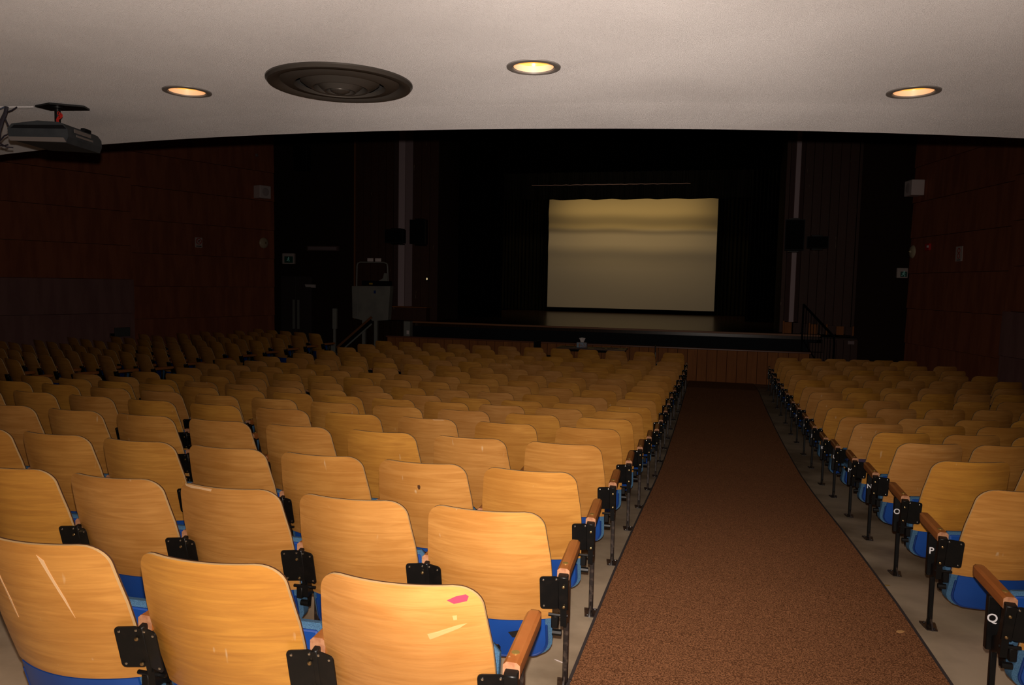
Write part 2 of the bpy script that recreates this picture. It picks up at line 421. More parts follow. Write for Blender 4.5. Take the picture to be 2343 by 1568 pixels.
# ---------------------------------------------------------------- side walls: lapped panels in two overlapping bays
def wall_side(name, P, ang, sgn, seam, grid_z, ends, zlow, dim):
    """P corner at the stage end; ang direction of the wall towards the stage; sgn +1 room lies on +normal side"""
    d = Vector((sin(ang), cos(ang), 0)); nrm = Vector((cos(ang), -sin(ang), 0))*sgn
    T = Matrix(((d.x, nrm.x, 0, P[0]), (d.y, nrm.y, 0, P[1]), (0, 0, 1, 0), (0, 0, 0, 1)))
    b = MB(); b.box(-ends, 0, -.35, -.03, -2.6, 5.2, 0, T); base = obj(name, b, 'wall_dark', kind='structure')
    k = 0
    for (u0, u1, off, z0) in ((-seam, 0, 0, grid_z[1]), (-ends, -seam, .055, grid_z[0])):
        z = z0
        while z > -2.5: z -= .742
        while z < 5.2:
            zt = min(z+.742, 5.2)
            low = off > 0 and zt < zlow+.1
            o2 = off + (.05 if low else 0)
            # lapped board: bottom edge stands proud
            b = MB(); c = [(o2-.03, z+.004), (o2+.022, z+.004), (o2+.022, z+.02), (o2+.002, zt-.004), (o2-.03, zt-.004)]
            vs = []
            for u in (u0+.003, u1-.003):
                vs += [T @ Vector((u, q[0], q[1])) for q in c]
            b.add(vs, [(0, 1, 2, 3, 4), (9, 8, 7, 6, 5)] + [(i, (i+1) % 5, 5+(i+1) % 5, 5+i) for i in range(5)])
            obj('panel', b, 'wall_panel_grey' if low else dim, base); z += .742
    b = MB(); b.box(-seam-.012, -seam+.0, -.03, .05, -2.5, 5.2, 0, T); 
    return T
TLW = wall_side('wall_left', (-11.24, 17.9), radians(20), 1, 3.85, (.65, .50), 21.0, -.073, 'wall_panel')
TRW = wall_side('wall_right', (4.03, 18.0), radians(-11.4), -1, 3.70, (.43, .36), 21.0, -.22, 'wall_panel')
box_ob('wall_back', 'wall_panel', -19, 9, -2.5, -2.2, -2.4, .9, kind='structure')

# ---------------------------------------------------------------- stage end: recess walls, piers, pillars
box_ob('wall_recess_left', 'wall_dark', -14.5, -9.55, 21.0, 21.2, -2.6, 5.2, kind='structure')
box_ob('wall_recess_right', 'wall_dark', 3.15, 7.5, 21.0, 21.2, -2.6, 5.2, kind='structure')
def pier(name, x0, x1, y, yb, z0, z1, bw=.21):
    w_ = box_ob(name, 'wall_dark', x0, x1, y+.02, yb, z0, z1, kind='structure')
    nb = max(1, round((x1-x0)/bw)); step = (x1-x0)/nb
    for i in range(nb):
        b = MB(); xa = x0+i*step; b.bbox(xa+.004, xa+step-.004, y-.004*(i % 2), y+.03, z0, z1, .004); obj('board', b, 'pier_wood', w_)
    return w_
PY = 19.3
pier('wall_pier_left', -9.58, -8.47, PY, 21.0, -2.3, 5.2)
pier('wall_pier_left', -7.91, -7.18, PY, 21.0, -1.06, 5.2)
pier('wall_pier_right', 1.545, 1.64, PY, 21.0, -1.06, 5.2)
pier('wall_pier_right', 1.96, 3.13, PY, 21.0, -1.06, 5.2)
box_ob('trim_1', 'rail_orange', -9.63, -9.585, PY-.02, PY+.06, -2.2, 5.2, kind='structure')
box_ob('trim_2', 'pier_wood', 3.14, 3.20, PY-.03, PY+.05, -1.1, 5.2, kind='structure')
def pillar(name, xs_, y, z0, z1, mats):
    """three-faced pilaster; xs_: four x stations"""
    w_ = None
    ys_ = [y+.02, y-.14, y-.14, y+.02]
    b = MB(); b.prism([(xs_[0], y+.25), (xs_[0], ys_[0]), (xs_[1], ys_[1]), (xs_[2], ys_[2]), (xs_[3], ys_[3]), (xs_[3], y+.25)], 'z', z0, z1)
    root = obj(name, b, 'pillar_dim', kind='structure')
    for i in range(3):
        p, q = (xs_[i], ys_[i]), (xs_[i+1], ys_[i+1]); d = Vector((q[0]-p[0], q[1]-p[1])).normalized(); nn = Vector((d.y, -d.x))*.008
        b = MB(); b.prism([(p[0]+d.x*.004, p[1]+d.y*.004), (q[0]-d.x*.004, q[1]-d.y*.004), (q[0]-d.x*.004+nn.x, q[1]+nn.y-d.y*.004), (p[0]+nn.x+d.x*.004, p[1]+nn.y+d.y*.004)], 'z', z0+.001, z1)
        obj('facing', b, mats[i], root)  # facings of one pillar: light and shade put into their tones
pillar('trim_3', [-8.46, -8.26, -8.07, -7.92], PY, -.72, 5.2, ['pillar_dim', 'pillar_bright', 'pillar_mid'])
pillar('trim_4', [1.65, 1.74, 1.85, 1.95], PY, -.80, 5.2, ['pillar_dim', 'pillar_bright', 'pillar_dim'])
# low timber plinths under the pillars
t = thing('timber_plinth', 'low dark wooden plinth box under the left pale pillar', 'plinth')
box_ob('box_body', 'pier_wood', -8.50, -7.36, 18.95, 19.25, -1.066, -.715, t, c=.01)
box_ob('cap_board', 'stage_board_wood', -8.53, -7.33, 18.92, 19.27, -.715, -.69, t, c=.004)
t = thing('timber_barrier', 'low slatted dark wooden barrier right of the stage opening', 'barrier')
for i in range(8): box_ob('slat', 'pier_wood' if i % 3 else 'stage_board_wood', 1.64+i*.19, 1.80+i*.19, 18.98, 19.02, -1.06, -.80+(-.010*i), t, c=.003)
for i in (0, 3, 5, 8): box_ob('post', 'stage_board_wood', 1.60+i*.19, 1.635+i*.19, 18.95, 19.03, -1.066, -.77-.01*i, t, c=.003)
# stage shell
box_ob('wall_stage_left', 'matt_black', -12.3, -12.1, 21.25, 34.2, -1.2, 7.6, kind='structure')
box_ob('wall_stage_right', 'matt_black', 6.3, 6.5, 21.25, 34.2, -1.2, 7.6, kind='structure')
box_ob('wall_stage_back', 'matt_black', -12.1, 6.3, 34.0, 34.2, -1.2, 7.6, kind='structure')
box_ob('ceiling_stage', 'matt_black', -12.1, 6.3, 19.6, 34.0, 7.4, 7.6, kind='structure')
SZ = -1.066
# stage platform made of boards
stg = thing('stage_platform', 'dark polished wooden stage floor below the projection screen', 'stage')
box_ob('deck', 'stage_floor_wood', -7.90, 2.40, 18.80, 33.95, SZ-.12, SZ, stg)
box_ob('nosing', 'stage_nosing', -7.92, 2.42, 18.775, 18.80, SZ-.045, SZ+.002, stg, c=.006)
box_ob('front_skirt', 'stage_face', -7.90, 2.35, 18.84, 18.90, -2.30, SZ-.12, stg)
box_ob('side_step', 'stage_floor_wood', 2.45, 3.20, 18.85, 19.28, -2.28, SZ-.05, stg)
box_ob('side_step', 'stage_floor_wood', -9.55, -7.95, 18.90, 19.28, -2.28, SZ-.02, stg)
# front board wall
fw = thing('board_wall', 'low wall of vertical orange-brown boards in front of the stage', 'low wall')
box_ob('backing', 'wall_dark', -8.0, 2.1, 17.92, 18.0, -2.26, -1.43, fw)
nb = 46; st = (2.1+8.0)/nb
for i in range(nb):
    xa = -8.0+i*st; b = MB(); b.bbox(xa+.004, xa+st-.004, 17.90-.004*(i % 2)-.003*random.random(), 17.93, -2.26, -1.44, .004)
    obj('board', b, 'stage_board_wood', fw)
box_ob('cap_rail', 'rail_cap', -8.03, 2.13, 17.86, 18.04, -1.44, -1.405, fw, c=.008)
t = thing('side_board_wall', 'dark wooden side wall beside the black stair railing', 'low wall')
for i in range(5): box_ob('board', 'pier_wood', 2.47+i*.15, 2.615+i*.15, 18.76, 18.80, -2.24, -1.16, t, c=.003)
box_ob('cap_rail', 'pillar_dim', 2.0, 3.2, 18.74, 18.84, -1.16, -1.145, t, c=.003)
tag(box_ob('junction_box', 'pillar_mid', 2.99, 3.13, 18.66, 18.735, -1.25, -1.17, c=.006), 'small pale box fixed at the right end of the side wall', 'box')

# ---------------------------------------------------------------- drapes
def drape(name, label, x0, x1, y, z0, z1, m, fold=.11, amp=.05, scallop=0, par=None, phase=0):
    b = MB(); N = int((x1-x0)/fold*8); rows_ = [z0, z0+.05, (z0+z1)/2, z1]; vs = []
    for zi, z in enumerate(rows_):
        for i in range(N+1):
            x = x0+(x1-x0)*i/N; a = 2*pi*(x-x0)/fold + phase + .8*sin(x*3.1)
            dz = scallop*(.5+.5*sin(a*.5))*(1 if zi == 0 else 0)
            vs.append((x, y+amp*sin(a)*(1-.12*zi), z+dz))
    k = N+1
    b.add(vs, [(j*k+i, j*k+i+1, (j+1)*k+i+1, (j+1)*k+i) for j in range(3) for i in range(N)])
    o = obj(name, b, m, par, smooth='all')
    if label: tag(o, label, 'curtain')
    so = o.modifiers.new('thick', 'SOLIDIFY'); so.thickness = .012
    return o
drape('stage_curtain', 'black pleated curtain drawn at the left side of the stage', -8.6, -6.15, 22.0, SZ+.01, 6.9, 'black_drape')
drape('stage_curtain', 'black pleated curtain drawn at the right side of the stage', .95, 3.4, 24.5, SZ+.01, 6.9, 'black_drape')
drape('stage_curtain', 'dark olive back curtain left of the projection screen', -9.4, -6.28, 29.4, SZ+.01, 5.6, 'olive_drape', .14, .06)
drape('stage_curtain', 'dark olive back curtain right of the projection screen', .06, 2.6, 29.4, SZ+.01, 5.6, 'olive_drape', .14, .06)
drape('border_curtain', 'black border curtain with wavy hem hanging over the screen top', -8.3, 2.3, 27.3, 3.00, 7.41, 'black_drape', .55, .035, .028)
drape('valance_curtain', 'wide black pleated valance across the top of the stage opening', -7.6, 2.1, 21.6, 3.15, 7.41, 'black_drape', .16, .05)
t = thing('valance_track', 'row of small pale hooks along the top of the stage opening', 'curtain track')
box_ob('track_bar', 'matt_black', -6.6, 1.5, 20.9, 20.96, 4.06, 4.10, t)
for i in range(23): box_ob('hook', 'pillar_dim', -5.55+i*.185, -5.50+i*.185, 20.84, 20.90, 4.02, 4.055, t, c=.004)
t = thing('batten_pipe', 'pale lumpy horizontal batten pipe above the border curtain', 'pipe')
b = MB(); b.tube([(-6.24+5.36*i/40, 26.0, 3.365+.006*sin(i*2.3)+.006*random.random()) for i in range(41)], .013, 8); obj('pipe', b, 'pillar_dim', t, smooth=True)
b = MB(); [b.tube([(x, 26.0, 3.37), (x, 26.0, 7.4)], .006, 5) for x in (-6.0, -3.5, -1.1)]; obj('hanging_wire', b, 'matt_black', t)

# ---------------------------------------------------------------- projection screen (hangs with slight horizontal waves)
t = thing('projection_screen', 'large cream projection screen hanging at the back of the stage', 'screen', (0, 0, 0))
b = MB(); NX, NZ = 36, 150; x0, x1 = -6.25, .03; z0, z1 = -.905, 3.35; vs = []
def gs(z, c, s_): return math.exp(-((z-c)/s_)**2)
for k in range(NZ+1):
    z = z0+(z1-z0)*k/NZ
    for i in range(NX+1):
        x = x0+(x1-x0)*i/NX; f_ = (x-x0)/(x1-x0)
        zz = z + .10*f_ + .02*sin(x*2.1)
        y = 29.0 - .085*gs(zz, 2.66, .27) - .045*gs(zz, 2.12, .12) - .050*gs(zz, 1.35, .28) + .006*sin(zz*3.1+x*.6)
        vs.append((x, y, z))
k_ = NX+1
b.add(vs, [(j*k_+i, j*k_+i+1, (j+1)*k_+i+1, (j+1)*k_+i) for j in range(NZ) for i in range(NX)])
o = obj('screen_cloth', b, 'screen_fabric', t, smooth='all')
b = MB(); b.tube([(x0-.02, 29.01, z0-.02), (x1+.02, 29.01, z0-.02)], .022, 10); obj('bottom_batten', b, 'matt_black', t, smooth=True)
b = MB(); b.tube([(x0-.02, 29.01, z1+.02), (x1+.02, 29.01, z1+.02)], .03, 10); obj('top_batten', b, 'matt_black', t, smooth=True)
b = MB(); [b.tube([(x, 29.01, z1+.03), (x, 29.01, 7.4)], .006, 5) for x in (-5.5, -.7)]; obj('hanging_wire', b, 'matt_black', t)

# ---------------------------------------------------------------- SEATS
LEAN = .130; SH = .430; BOW = .058; YS = .045   # YS: corners sit this far in front of the seat's origin
def shell_w(t):
    r = .060; w0 = .202 + .024*min(1, t/.20) - .004*max(0, (t-.30)/.12)
    if t < r: return w0 - r + sqrt(max(0, r*r-(r-t)**2))
    return w0
def shell_pt(u, t, off=0.0):
    """u -1..1 across, t depth below top (m); off pushes out of the rear face (towards -y)"""
    wv = shell_w(t); x = u*wv
    y = LEAN*(t/SH) + BOW*(x/.215)**2 - .010*sin(min(1, t/SH)*pi) - off
    return (x, y, H - t)
def shell_mesh():
    b = MB(); TS = [0, .003, .008, .016, .026, .038, .05, .06, .09, .13, .18, .24, .30, .36, .40, .422, SH]; US = [-1+2*i/18 for i in range(19)]
    nU = len(US); th = .015
    layers = [0, th*.62, th]
    grids = []
    for dy in layers:
        g = []
        for t in TS:
            for u in US:
                x, y, z = shell_pt(u, t); g.append((x, y+dy, z))
        grids.append(g)
    back = [(j*nU+i, j*nU+i+1, (j+1)*nU+i+1, (j+1)*nU+i) for j in range(len(TS)-1) for i in range(nU-1)]
    b.add(grids[0], back, 0); b.add(grids[2], back, 0)
    ring = [i for i in range(nU)] + [j*nU+nU-1 for j in range(1, len(TS))] + [(len(TS)-1)*nU+i for i in range(nU-2, -1, -1)] + [j*nU for j in range(len(TS)-2, 0, -1)]
    m = len(ring)
    for a, c, mi in ((0, 1, 1), (1, 2, 2)):
        vs = [grids[a][r] for r in ring] + [grids[c][r] for r in ring]
        b.add(vs, [(i, (i+1) % m, m+(i+1) % m, m+i) for i in range(m)], mi)
    return b.mesh('backrest_shell', ['seat_ply', 'ply_edge_light', 'ply_edge_dark'], 'all' if False else True)
def cushion_w(t):
    if t < .425: return shell_w(max(t, .0)) - .034
    r = .055; tb = .585
    w0 = .220
    if t > tb - r: return w0 - r + sqrt(max(0, r*r-(t-(tb-r))**2))
    return w0
def cush_y(x, t):
    """rear surface of the upholstered pad"""
    base = LEAN*(t/SH) + BOW*(x/.215)**2 - .010*sin(min(1, t/SH)*pi)
    return base + (.0155 if t < .43 else .004)
def pad_mesh():
    b = MB(); TS = [.030, .045, .07, .12, .18, .24, .30, .38, .420, .432, .45, .48, .51, .528, .543, .558, .568, .577, .582, .585]; US = [-1+2*i/12 for i in range(13)]
    nU = len(US); A = []; B = []
    for t in TS:
        wv = cushion_w(t)
        for u in US:
            x = u*wv; e = max(0, abs(u)-.6)/.4; thick = (.045 if t < .35 else .070)*(1-.35*e*e)*(.5 if t < .04 else 1)
            y0 = cush_y(x, t); A.append((x, y0, H-t)); B.append((x*(1-.02), y0+thick, H-t))
    q = [(j*nU+i, j*nU+i+1, (j+1)*nU+i+1, (j+1)*nU+i) for j in range(len(TS)-1) for i in range(nU-1)]
    b.add(A, q); b.add(B, q)
    ring = [i for i in range(nU)] + [j*nU+nU-1 for j in range(1, len(TS))] + [(len(TS)-1)*nU+i for i in range(nU-2, -1, -1)] + [j*nU for j in range(len(TS)-2, 0, -1)]
    m = len(ring); b.add([A[r] for r in ring]+[B[r] for r in ring], [(i, (i+1) % m, m+(i+1) % m, m+i) for i in range(m)])
    return b.mesh('back_cushion', ['denim_fabric'], True)
def vinyl_mesh():
    b = MB(); TS = [.432, .46, .50, .528, .543, .558, .568, .576, .581]; US = [-1+2*i/12 for i in range(13)]; nU = 13; A = []; B = []
    for t in TS:
        wv = cushion_w(t+.003)-.022
        for u in US:
            x = u*wv; y0 = cush_y(x, t); A.append((x, y0-.007, H-t)); B.append((x, y0+.002, H-t))
    q = [(j*nU+i, j*nU+i+1, (j+1)*nU+i+1, (j+1)*nU+i) for j in range(len(TS)-1) for i in range(nU-1)]
    b.add(A, q); b.add(B, q)
    ring = [i for i in range(nU)] + [j*nU+nU-1 for j in range(1, len(TS))] + [(len(TS)-1)*nU+i for i in range(nU-2, -1, -1)] + [j*nU for j in range(len(TS)-2, 0, -1)]
    m = len(ring); b.add([A[r] for r in ring]+[B[r] for r in ring], [(i, (i+1) % m, m+(i+1) % m, m+i) for i in range(m)])
    return b.mesh('vinyl_panel', ['blue_vinyl'], True)
def piping_mesh():
    b = MB(); pts = []
    for k in range(25):
        a = k/24
        # follow the lower outline
        if a < .2: t = .44 + .03*a/.2; u = -1
        x = 0
    out = []
    for t in (.46, .49, .515, .53, .54, .55, .56, .568, .576, .582, .5845): out.append((-1, t))
    for u in (-.6, -.3, 0, .3, .6): out.append((u, .5855))
    for t in (.5845, .582, .576, .568, .56, .55, .54, .53, .515, .49, .46): out.append((1, t))
    for u, t in out:
        x = u*(cushion_w(t)-.018 if t < .585 else .165-.018); pts.append((x, cush_y(x, t)-.005, H-t+.001))
    b.tube(pts, .005, 6); return b.mesh('piping', ['blue_piping'], True)
def seat_mesh(tilt, z0=.125, y0_=.325, ln=.285):
    """cushion with its hinge at the rear; raised to rest at an angle; black pan below"""
    T = Matrix.Translation((0, y0_, z0)) @ Matrix.Rotation(tilt, 4, 'X')
    b = MB(); b.bbox(-.195, .195, .0, ln, .012, .080, .022, 0, T); b.bbox(-.186, .186, .012, ln-.012, .079, .088, .006, 1, T)
    return b.mesh('seat_cushion', ['denim_fabric', 'blue_vinyl'], True)
def pan_mesh(tilt, z0=.125, y0_=.325, ln=.285):
    T = Matrix.Translation((0, y0_, z0)) @ Matrix.Rotation(tilt, 4, 'X')
    b = MB(); b.bbox(-.185, .185, .01, ln-.015, -.006, .012, .006, 0, T)
    for sx in (-1, 1): b.box(sx*.17-.012, sx*.17+.012, .0, .20, -.03, -.005, 0, T)
    return b.mesh('seat_pan', ['black_enamel'])
def arm_mesh():
    b = MB(); z0, z1 = H-.260, H-.216
    # rounded bar with chamfered top edges, nose rounded
    sec = [(-.0195, z0), (.0195, z0), (.0215, z0+.006), (.0215, z1-.009), (.013, z1-.001), (-.013, z1-.001), (-.0215, z1-.009), (-.0215, z0+.006)]
    cx_, cz_ = 0, (z0+z1)/2
    st_ = [(.125, 1), (.40, 1.0), (.430, .97), (.445, .84), (.451, .6)]
    vs = []
    for (y, s_) in st_:
        for (x, z) in sec: vs.append((x*s_, y, cz_+(z-cz_)*s_))
    n = 8; fs = [(i*n+k, i*n+(k+1) % n, (i+1)*n+(k+1) % n, (i+1)*n+k) for i in range(len(st_)-1) for k in range(n)]
    b.add(vs, fs + [tuple(range((len(st_)-1)*n, len(st_)*n))], 0)
    b.add(vs[:8], [tuple(range(8))[::-1]], 1)
    return b.mesh('armrest', ['armrest_wood', 'armrest_end'], True)
def inlay_mesh():
    b = MB(); b.disc((0, .175, H-.2157), .0105, 16, 'z', 0, .0016); return b.mesh('brass_inlay', ['brass_inlay'])
def plate_pts(w_, h_, r=.012):
    pts = []
    for (cx_, cz_, a0) in ((w_-r, h_-r, 0), (r, h_-r, 90), (r, r, 180), (w_-r, r, 270)):
        for k in range(4): a = radians(a0+30*k); pts.append((cx_+r*cos(a), cz_+r*sin(a)))
    return pts
PZ0 = H-.368; PHh = .132
def wing_meshes(kind):
    """rear bracket: 'mid' two wings folded about a ridge, 'end' one wing and a square-edged channel (wing towards -x)"""
    b = MB(); rv = MB()
    y0 = .150
    TB = Matrix.Translation((0, y0-.012, PZ0)) @ Matrix.Rotation(radians(14), 4, 'X')
    def wing(x0, w_, ang, sgn):
        T = Matrix.Translation((x0, y0-.012, PZ0)) @ Matrix.Rotation(radians(14), 4, 'X') @ Matrix.Rotation(ang, 4, 'Z')
        b.prism([(sgn*p[0], p[1]) for p in plate_pts(w_, PHh)], 'y', -.002, .002, 0, T)
        for (px_, pz_) in ((w_-.013, .013), (w_-.013, PHh-.013), (.010, PHh-.011)):
            c = T @ Vector((sgn*px_, -.0025, pz_)); rv.ball(c, .0042, 8, 0, (1, .6, 1))
    if kind == 'mid':
        wing(-.004, .070, radians(12), -1); wing(.004, .058, radians(-16), 1)
        b.bbox(-.009, .009, -.004, .020, -.02, PHh-.001, .003, 0, TB)
        c0 = -.013
    else:
        wing(-.012, .068, radians(9), -1)
        b.bbox(-.016, .020, -.006, .024, -.002, PHh+.001, .003, 0, TB)
        c0 = .004
    for z in (PHh-.036, .014): rv.ball(tuple(TB @ Vector((c0, -.009, z))), .0062, 8, 1, (1, .8, 1))
    # hinge casting below the plate, leaning forward to the post
    b.prism([(y0-.012, PZ0+.02), (y0+.022, PZ0+.02), (y0+.04, PZ0-.01), (.245, .285), (.25, .25), (.22, .235), (y0+.03, PZ0-.065), (y0+.0, PZ0-.07)], 'x', -.010, .012)
    # pivot stubs
    b.tube([(-.055, y0+.012, PZ0-.035), (.035 if kind == 'mid' else .014, y0+.012, PZ0-.035)], .006, 6)
    b.bbox(-.045, -.020, y0+.01, y0+.05, PZ0-.085, PZ0-.040, .003)
    b.tube([(-.045, .20, .205), (-.012, .20, .205)], .012, 8)
    return b.mesh('bracket', ['black_enamel'], True), rv.mesh('rivet_set', ['rivet_steel', 'bolt_brass'], True)
def post_mesh(wide):
    b = MB(); w2 = .015 if wide else .0105
    zt = H-.260
    b.bbox(-.012 if wide else -w2, .029 if wide else w2, .232, .260, .24, zt, .003); b.bbox(-.010, .010, .235, .255, 0.012, .25, .003)
    b.bbox(-.012, .012, .14, .40, zt-.012, zt, .002)
    return b.mesh('post', ['worn_black_iron' if not wide else 'black_enamel'], True)
def foot_mesh():
    b = MB()
    b.prism([(-.022, .190), (.022, .190), (.034, .280), (-.034, .280)][::-1], 'z', .0, .007)
    b.prism([(.185, .0), (.200, .03), (.235, .055), (.257, .055), (.275, .028), (.292, .0)], 'x', -.0035, .0035)
    
    for p in ((-.010, .200), (.018, .265)): b.ball((p[0], p[1], .008), .006, 6)
    return b.mesh('foot', ['worn_black_iron'], True)
ME = dict(shell=shell_mesh(), pad=pad_mesh(), vinyl=vinyl_mesh(), piping=piping_mesh(), seat=seat_mesh(radians(80)), pan=pan_mesh(radians(80)),
          seatd=seat_mesh(radians(4), .25, .25, .36), pand=pan_mesh(radians(4), .25, .25, .36),
          arm=arm_mesh(), inlay=inlay_mesh(), post=post_mesh(False), postw=post_mesh(True), foot=foot_mesh())
ME['wing_mid'], ME['rivet_mid'] = wing_meshes('mid'); ME['wing_end'], ME['rivet_end'] = wing_meshes('end')

def ordinal(n_):
    return ['', 'first', 'second', 'third', 'fourth', 'fifth', 'sixth', 'seventh', 'eighth', 'ninth', 'tenth', 'eleventh', 'twelfth', 'thirteenth', 'fourteenth', 'fifteenth', 'sixteenth', 'seventeenth', 'eighteenth'][n_]

def font_mesh(ch):
    cu = bpy.data.curves.new('letter', 'FONT'); cu.body = ch; cu.size = .042; cu.extrude = .0006; cu.align_x = 'CENTER'; cu.align_y = 'CENTER'; cu.offset = .0006
    o = bpy.data.objects.new('letter', cu); COL.objects.link(o)
    dg = bpy.context.evaluated_depsgraph_get(); me = bpy.data.meshes.new_from_object(o.evaluated_get(dg))
    bpy.data.objects.remove(o); me.materials.clear(); me.materials.append(MATS['letter_white']); return me

def standard(parent, x, side, end, hs, letter=None, rot=0.0):
    """armrest, bracket, post and foot at local x; side=+1: wings point to -x (seat is on the left)"""
    def L(name, me, **kw):
        o = link(name, me, parent, (x, 0, 0)); o.scale = (side, 1, 1)
        if rot: o.rotation_euler = (0, 0, rot)
        return o
    ar = L('armrest', ME['arm']); link('brass_inlay', ME['inlay'], ar)
    br = L('bracket', ME['wing_end' if end else 'wing_mid']); link('rivet_set', ME['rivet_end' if end else 'rivet_mid'], br)['kind'] = 'stuff'
    p = L('post', ME['postw' if end and side < 0 else 'post']); ft = L('foot', ME['foot'])
    zt = H-.260
    # post is cut to the floor below it
    drop = hs
    p.location.z = -drop*0 ; p.scale.z = (zt+drop)/zt; p.location.z = zt*(1-p.scale.z)
    ft.location.z = -drop
    if letter:
        o = link('row_letter', font_mesh(letter), parent, (x-.014*cos(rot)-.2315*sin(rot), .2315*cos(rot)-.014*sin(rot), .352)); o.rotation_euler = (radians(90), 0, rot)
        o['label'] = 'white row letter ' + letter
    return p

SEATS = {}
def seat_at(name, x, y, zt, rot, label, group, side, first, last, key, hinge_down=False, letter=None):
    """zt: height of the seat-back top. origin at nominal floor (zt-H)"""
    x += YS*sin(rot); y -= YS*cos(rot)
    root = thing(name, label, 'seat', (x, y, zt-H), rot, group)
    link('backrest_shell', ME['shell'], root); link('back_cushion', ME['pad'], root)
    vp = link('vinyl_panel', ME['vinyl'], root); link('piping', ME['piping'], vp)
    link('seat_cushion', ME['seatd' if hinge_down else 'seat'], root); link('seat_pan', ME['pand' if hinge_down else 'pan'], root)
    def hs(lx):
        wx = x + lx*cos(rot) - (.24*sin(rot) if side > 0 else 0); wy = y + lx*sin(rot) + .24*cos(rot)
        return (zt-H) - floor_z(wx, wy)
    a = side*S/2 - (.075 if side < 0 and first else 0)
    standard(root, a, side, first, hs(a), letter, -rot if side < 0 else 0)
    if last: standard(root, -a, -side, True, hs(-a))
    SEATS[key] = root
    return root
LET = 'RQPONMLKJIHGFEDCBA'
# centre block
def centre_pos(i, j):
    s_ = S+Cds[j]; dx = i*s_-6*S
    return -.7498+Cdx[j]-i*s_, CY[j]+.0072*dx*dx, CZ[j]
for j in range(18):
    nC = 12 if j == 17 else 13
    # only the seats the camera can see a part of
    for i in range(nC):
        x, y, z = centre_pos(i, j)
        if x/y < -1.30 and y < 12: continue
        dx = i*(S+Cds[j])-6*S
        rot = -.0144*dx
        lab = 'plywood folding seat, centre block, %s row from the camera, %s from the wide aisle' % (ordinal(j+1), ordinal(i+1))
        seat_at('auditorium_seat', x, y, z, rot, lab, 'folding seats of the centre block', 1, i == 0, i == nC-1, ('C', i, j))
# right block
RC = {17: (1.275, 15.852), 16: (1.270, 15.073), 15: (1.250, 14.218), 14: (1.260, 13.505), 13: (1.254, 12.678), 12: (1.258, 11.880), 11: (1.245, 10.906), 10: (1.252, 10.232),
      9: (1.244, 9.362), 8: (1.232, 8.531), 7: (1.215, 7.590), 6: (1.228, 6.960), 5: (1.217, 6.093), 4: (1.206, 5.300), 3: (1.190, 4.449), 2: (1.150, 3.600), 1: (1.130, 2.760)}
RS = {17: .514, 16: .560, 15: .585, 14: .568, 13: .522, 12: .537, 11: .569, 10: .516, 9: .575, 8: .565, 7: .590, 6: .583, 5: .575, 4: .537, 3: .55, 2: .55, 1: .55}
RROT = .25
def right_pos(i, j):
    """seat centre from the surveyed near top corner of the row's first seat"""
    cx_, cy_ = RC[j]; x = cx_ + .190*cos(RROT) + i*RS[j]*cos(.385); y = cy_ + .190*sin(RROT) + i*RS[j]*sin(.385)
    return x, y
for j in range(1, 18):
    nr = 0
    for i in range(14):
        x, y = right_pos(i, j)
        if x > 4.03+.2016*(18-y)-.36: break
        if x/y > .50: break
        nr = i+1
    for i in range(nr):
        x, y = right_pos(i, j)
        lab = 'plywood folding seat right of the aisle, %s row from the camera, %s from the aisle' % (ordinal(j), ordinal(i+1))
        seat_at('auditorium_seat', x, y, ztop(y), RROT, lab, 'folding seats of the right block', -1, i == 0, False, ('R', i, j), j == 5 and i == 0, LET[j] if i == 0 else None)
# left block (rows turned towards the stage)
PHL = .36
for j in range(7, 18):
    xs0, ys0 = -9.06, 16.09-(17-j)*.80; zt = -1.28 if j >= 10 else -1.28+.045*(10-j)
    for i in range(12):
        x = xs0 - i*S*cos(PHL); y = ys0 + i*S*sin(PHL)
        if x < -11.24-.364*(17.9-y)+.42: break
        if x/y < -1.20: break
        lab = 'shadowed plywood folding seat, left block, %s row from the stage, %s from left aisle' % (ordinal(18-j), ordinal(i+1))
        seat_at('auditorium_seat', x, y, zt, -PHL, lab, 'folding seats of the left block', 1, i == 0, False, ('L', i, j))

# marks on single seats
def patch(root, name, m, uv, off=.0009, label=None, vinyl=False):
    """small flat mark lying on the rear of a seat back: polygon of (x, t)"""
    def P(x, t):
        if vinyl: return (x, cush_y(x, t)-.0088, H-t)
        return (x, LEAN*(t/SH)+BOW*(x/.215)**2-.010*sin(min(1, t/SH)*pi)-off, H-t)
    uv2 = []
    for i, p in enumerate(uv):
        q = uv[(i+1) % len(uv)]
        uv2 += [(p[0]+(q[0]-p[0])*k/3, p[1]+(q[1]-p[1])*k/3) for k in range(3)]
    c = (sum(p[0] for p in uv2)/len(uv2), sum(p[1] for p in uv2)/len(uv2))
    mid = [((p[0]+c[0])/2, (p[1]+c[1])/2) for p in uv2]
    n = len(uv2); vs = [P(*p) for p in uv2] + [P(*p) for p in mid] + [P(*c)] + [(p[0], p[1]+off, p[2]) for p in [P(*q) for q in uv2]]
    b = MB(); b.add(vs, [(i, (i+1) % n, n+(i+1) % n, n+i) for i in range(n)] + [(n+i, n+(i+1) % n, 2*n) for i in range(n)] + [(i, 2*n+1+i, 2*n+1+(i+1) % n, (i+1) % n) for i in range(n)])
    o = obj(name, b, m, root)
    if label: o['label'] = label
    return o
def relabel(key, txt):
    if key in SEATS: SEATS[key]['label'] = txt
r_ = SEATS[('C', 0, 0)]; relabel(('C', 0, 0), 'nearest plywood seat beside the aisle, pink sticker at its top right corner')
patch(r_, 'sticker', 'pink_sticker', [(.130, .036), (.150, .026), (.172, .022), (.178, .028), (.174, .040), (.145, .046)], label='torn pink sticker')
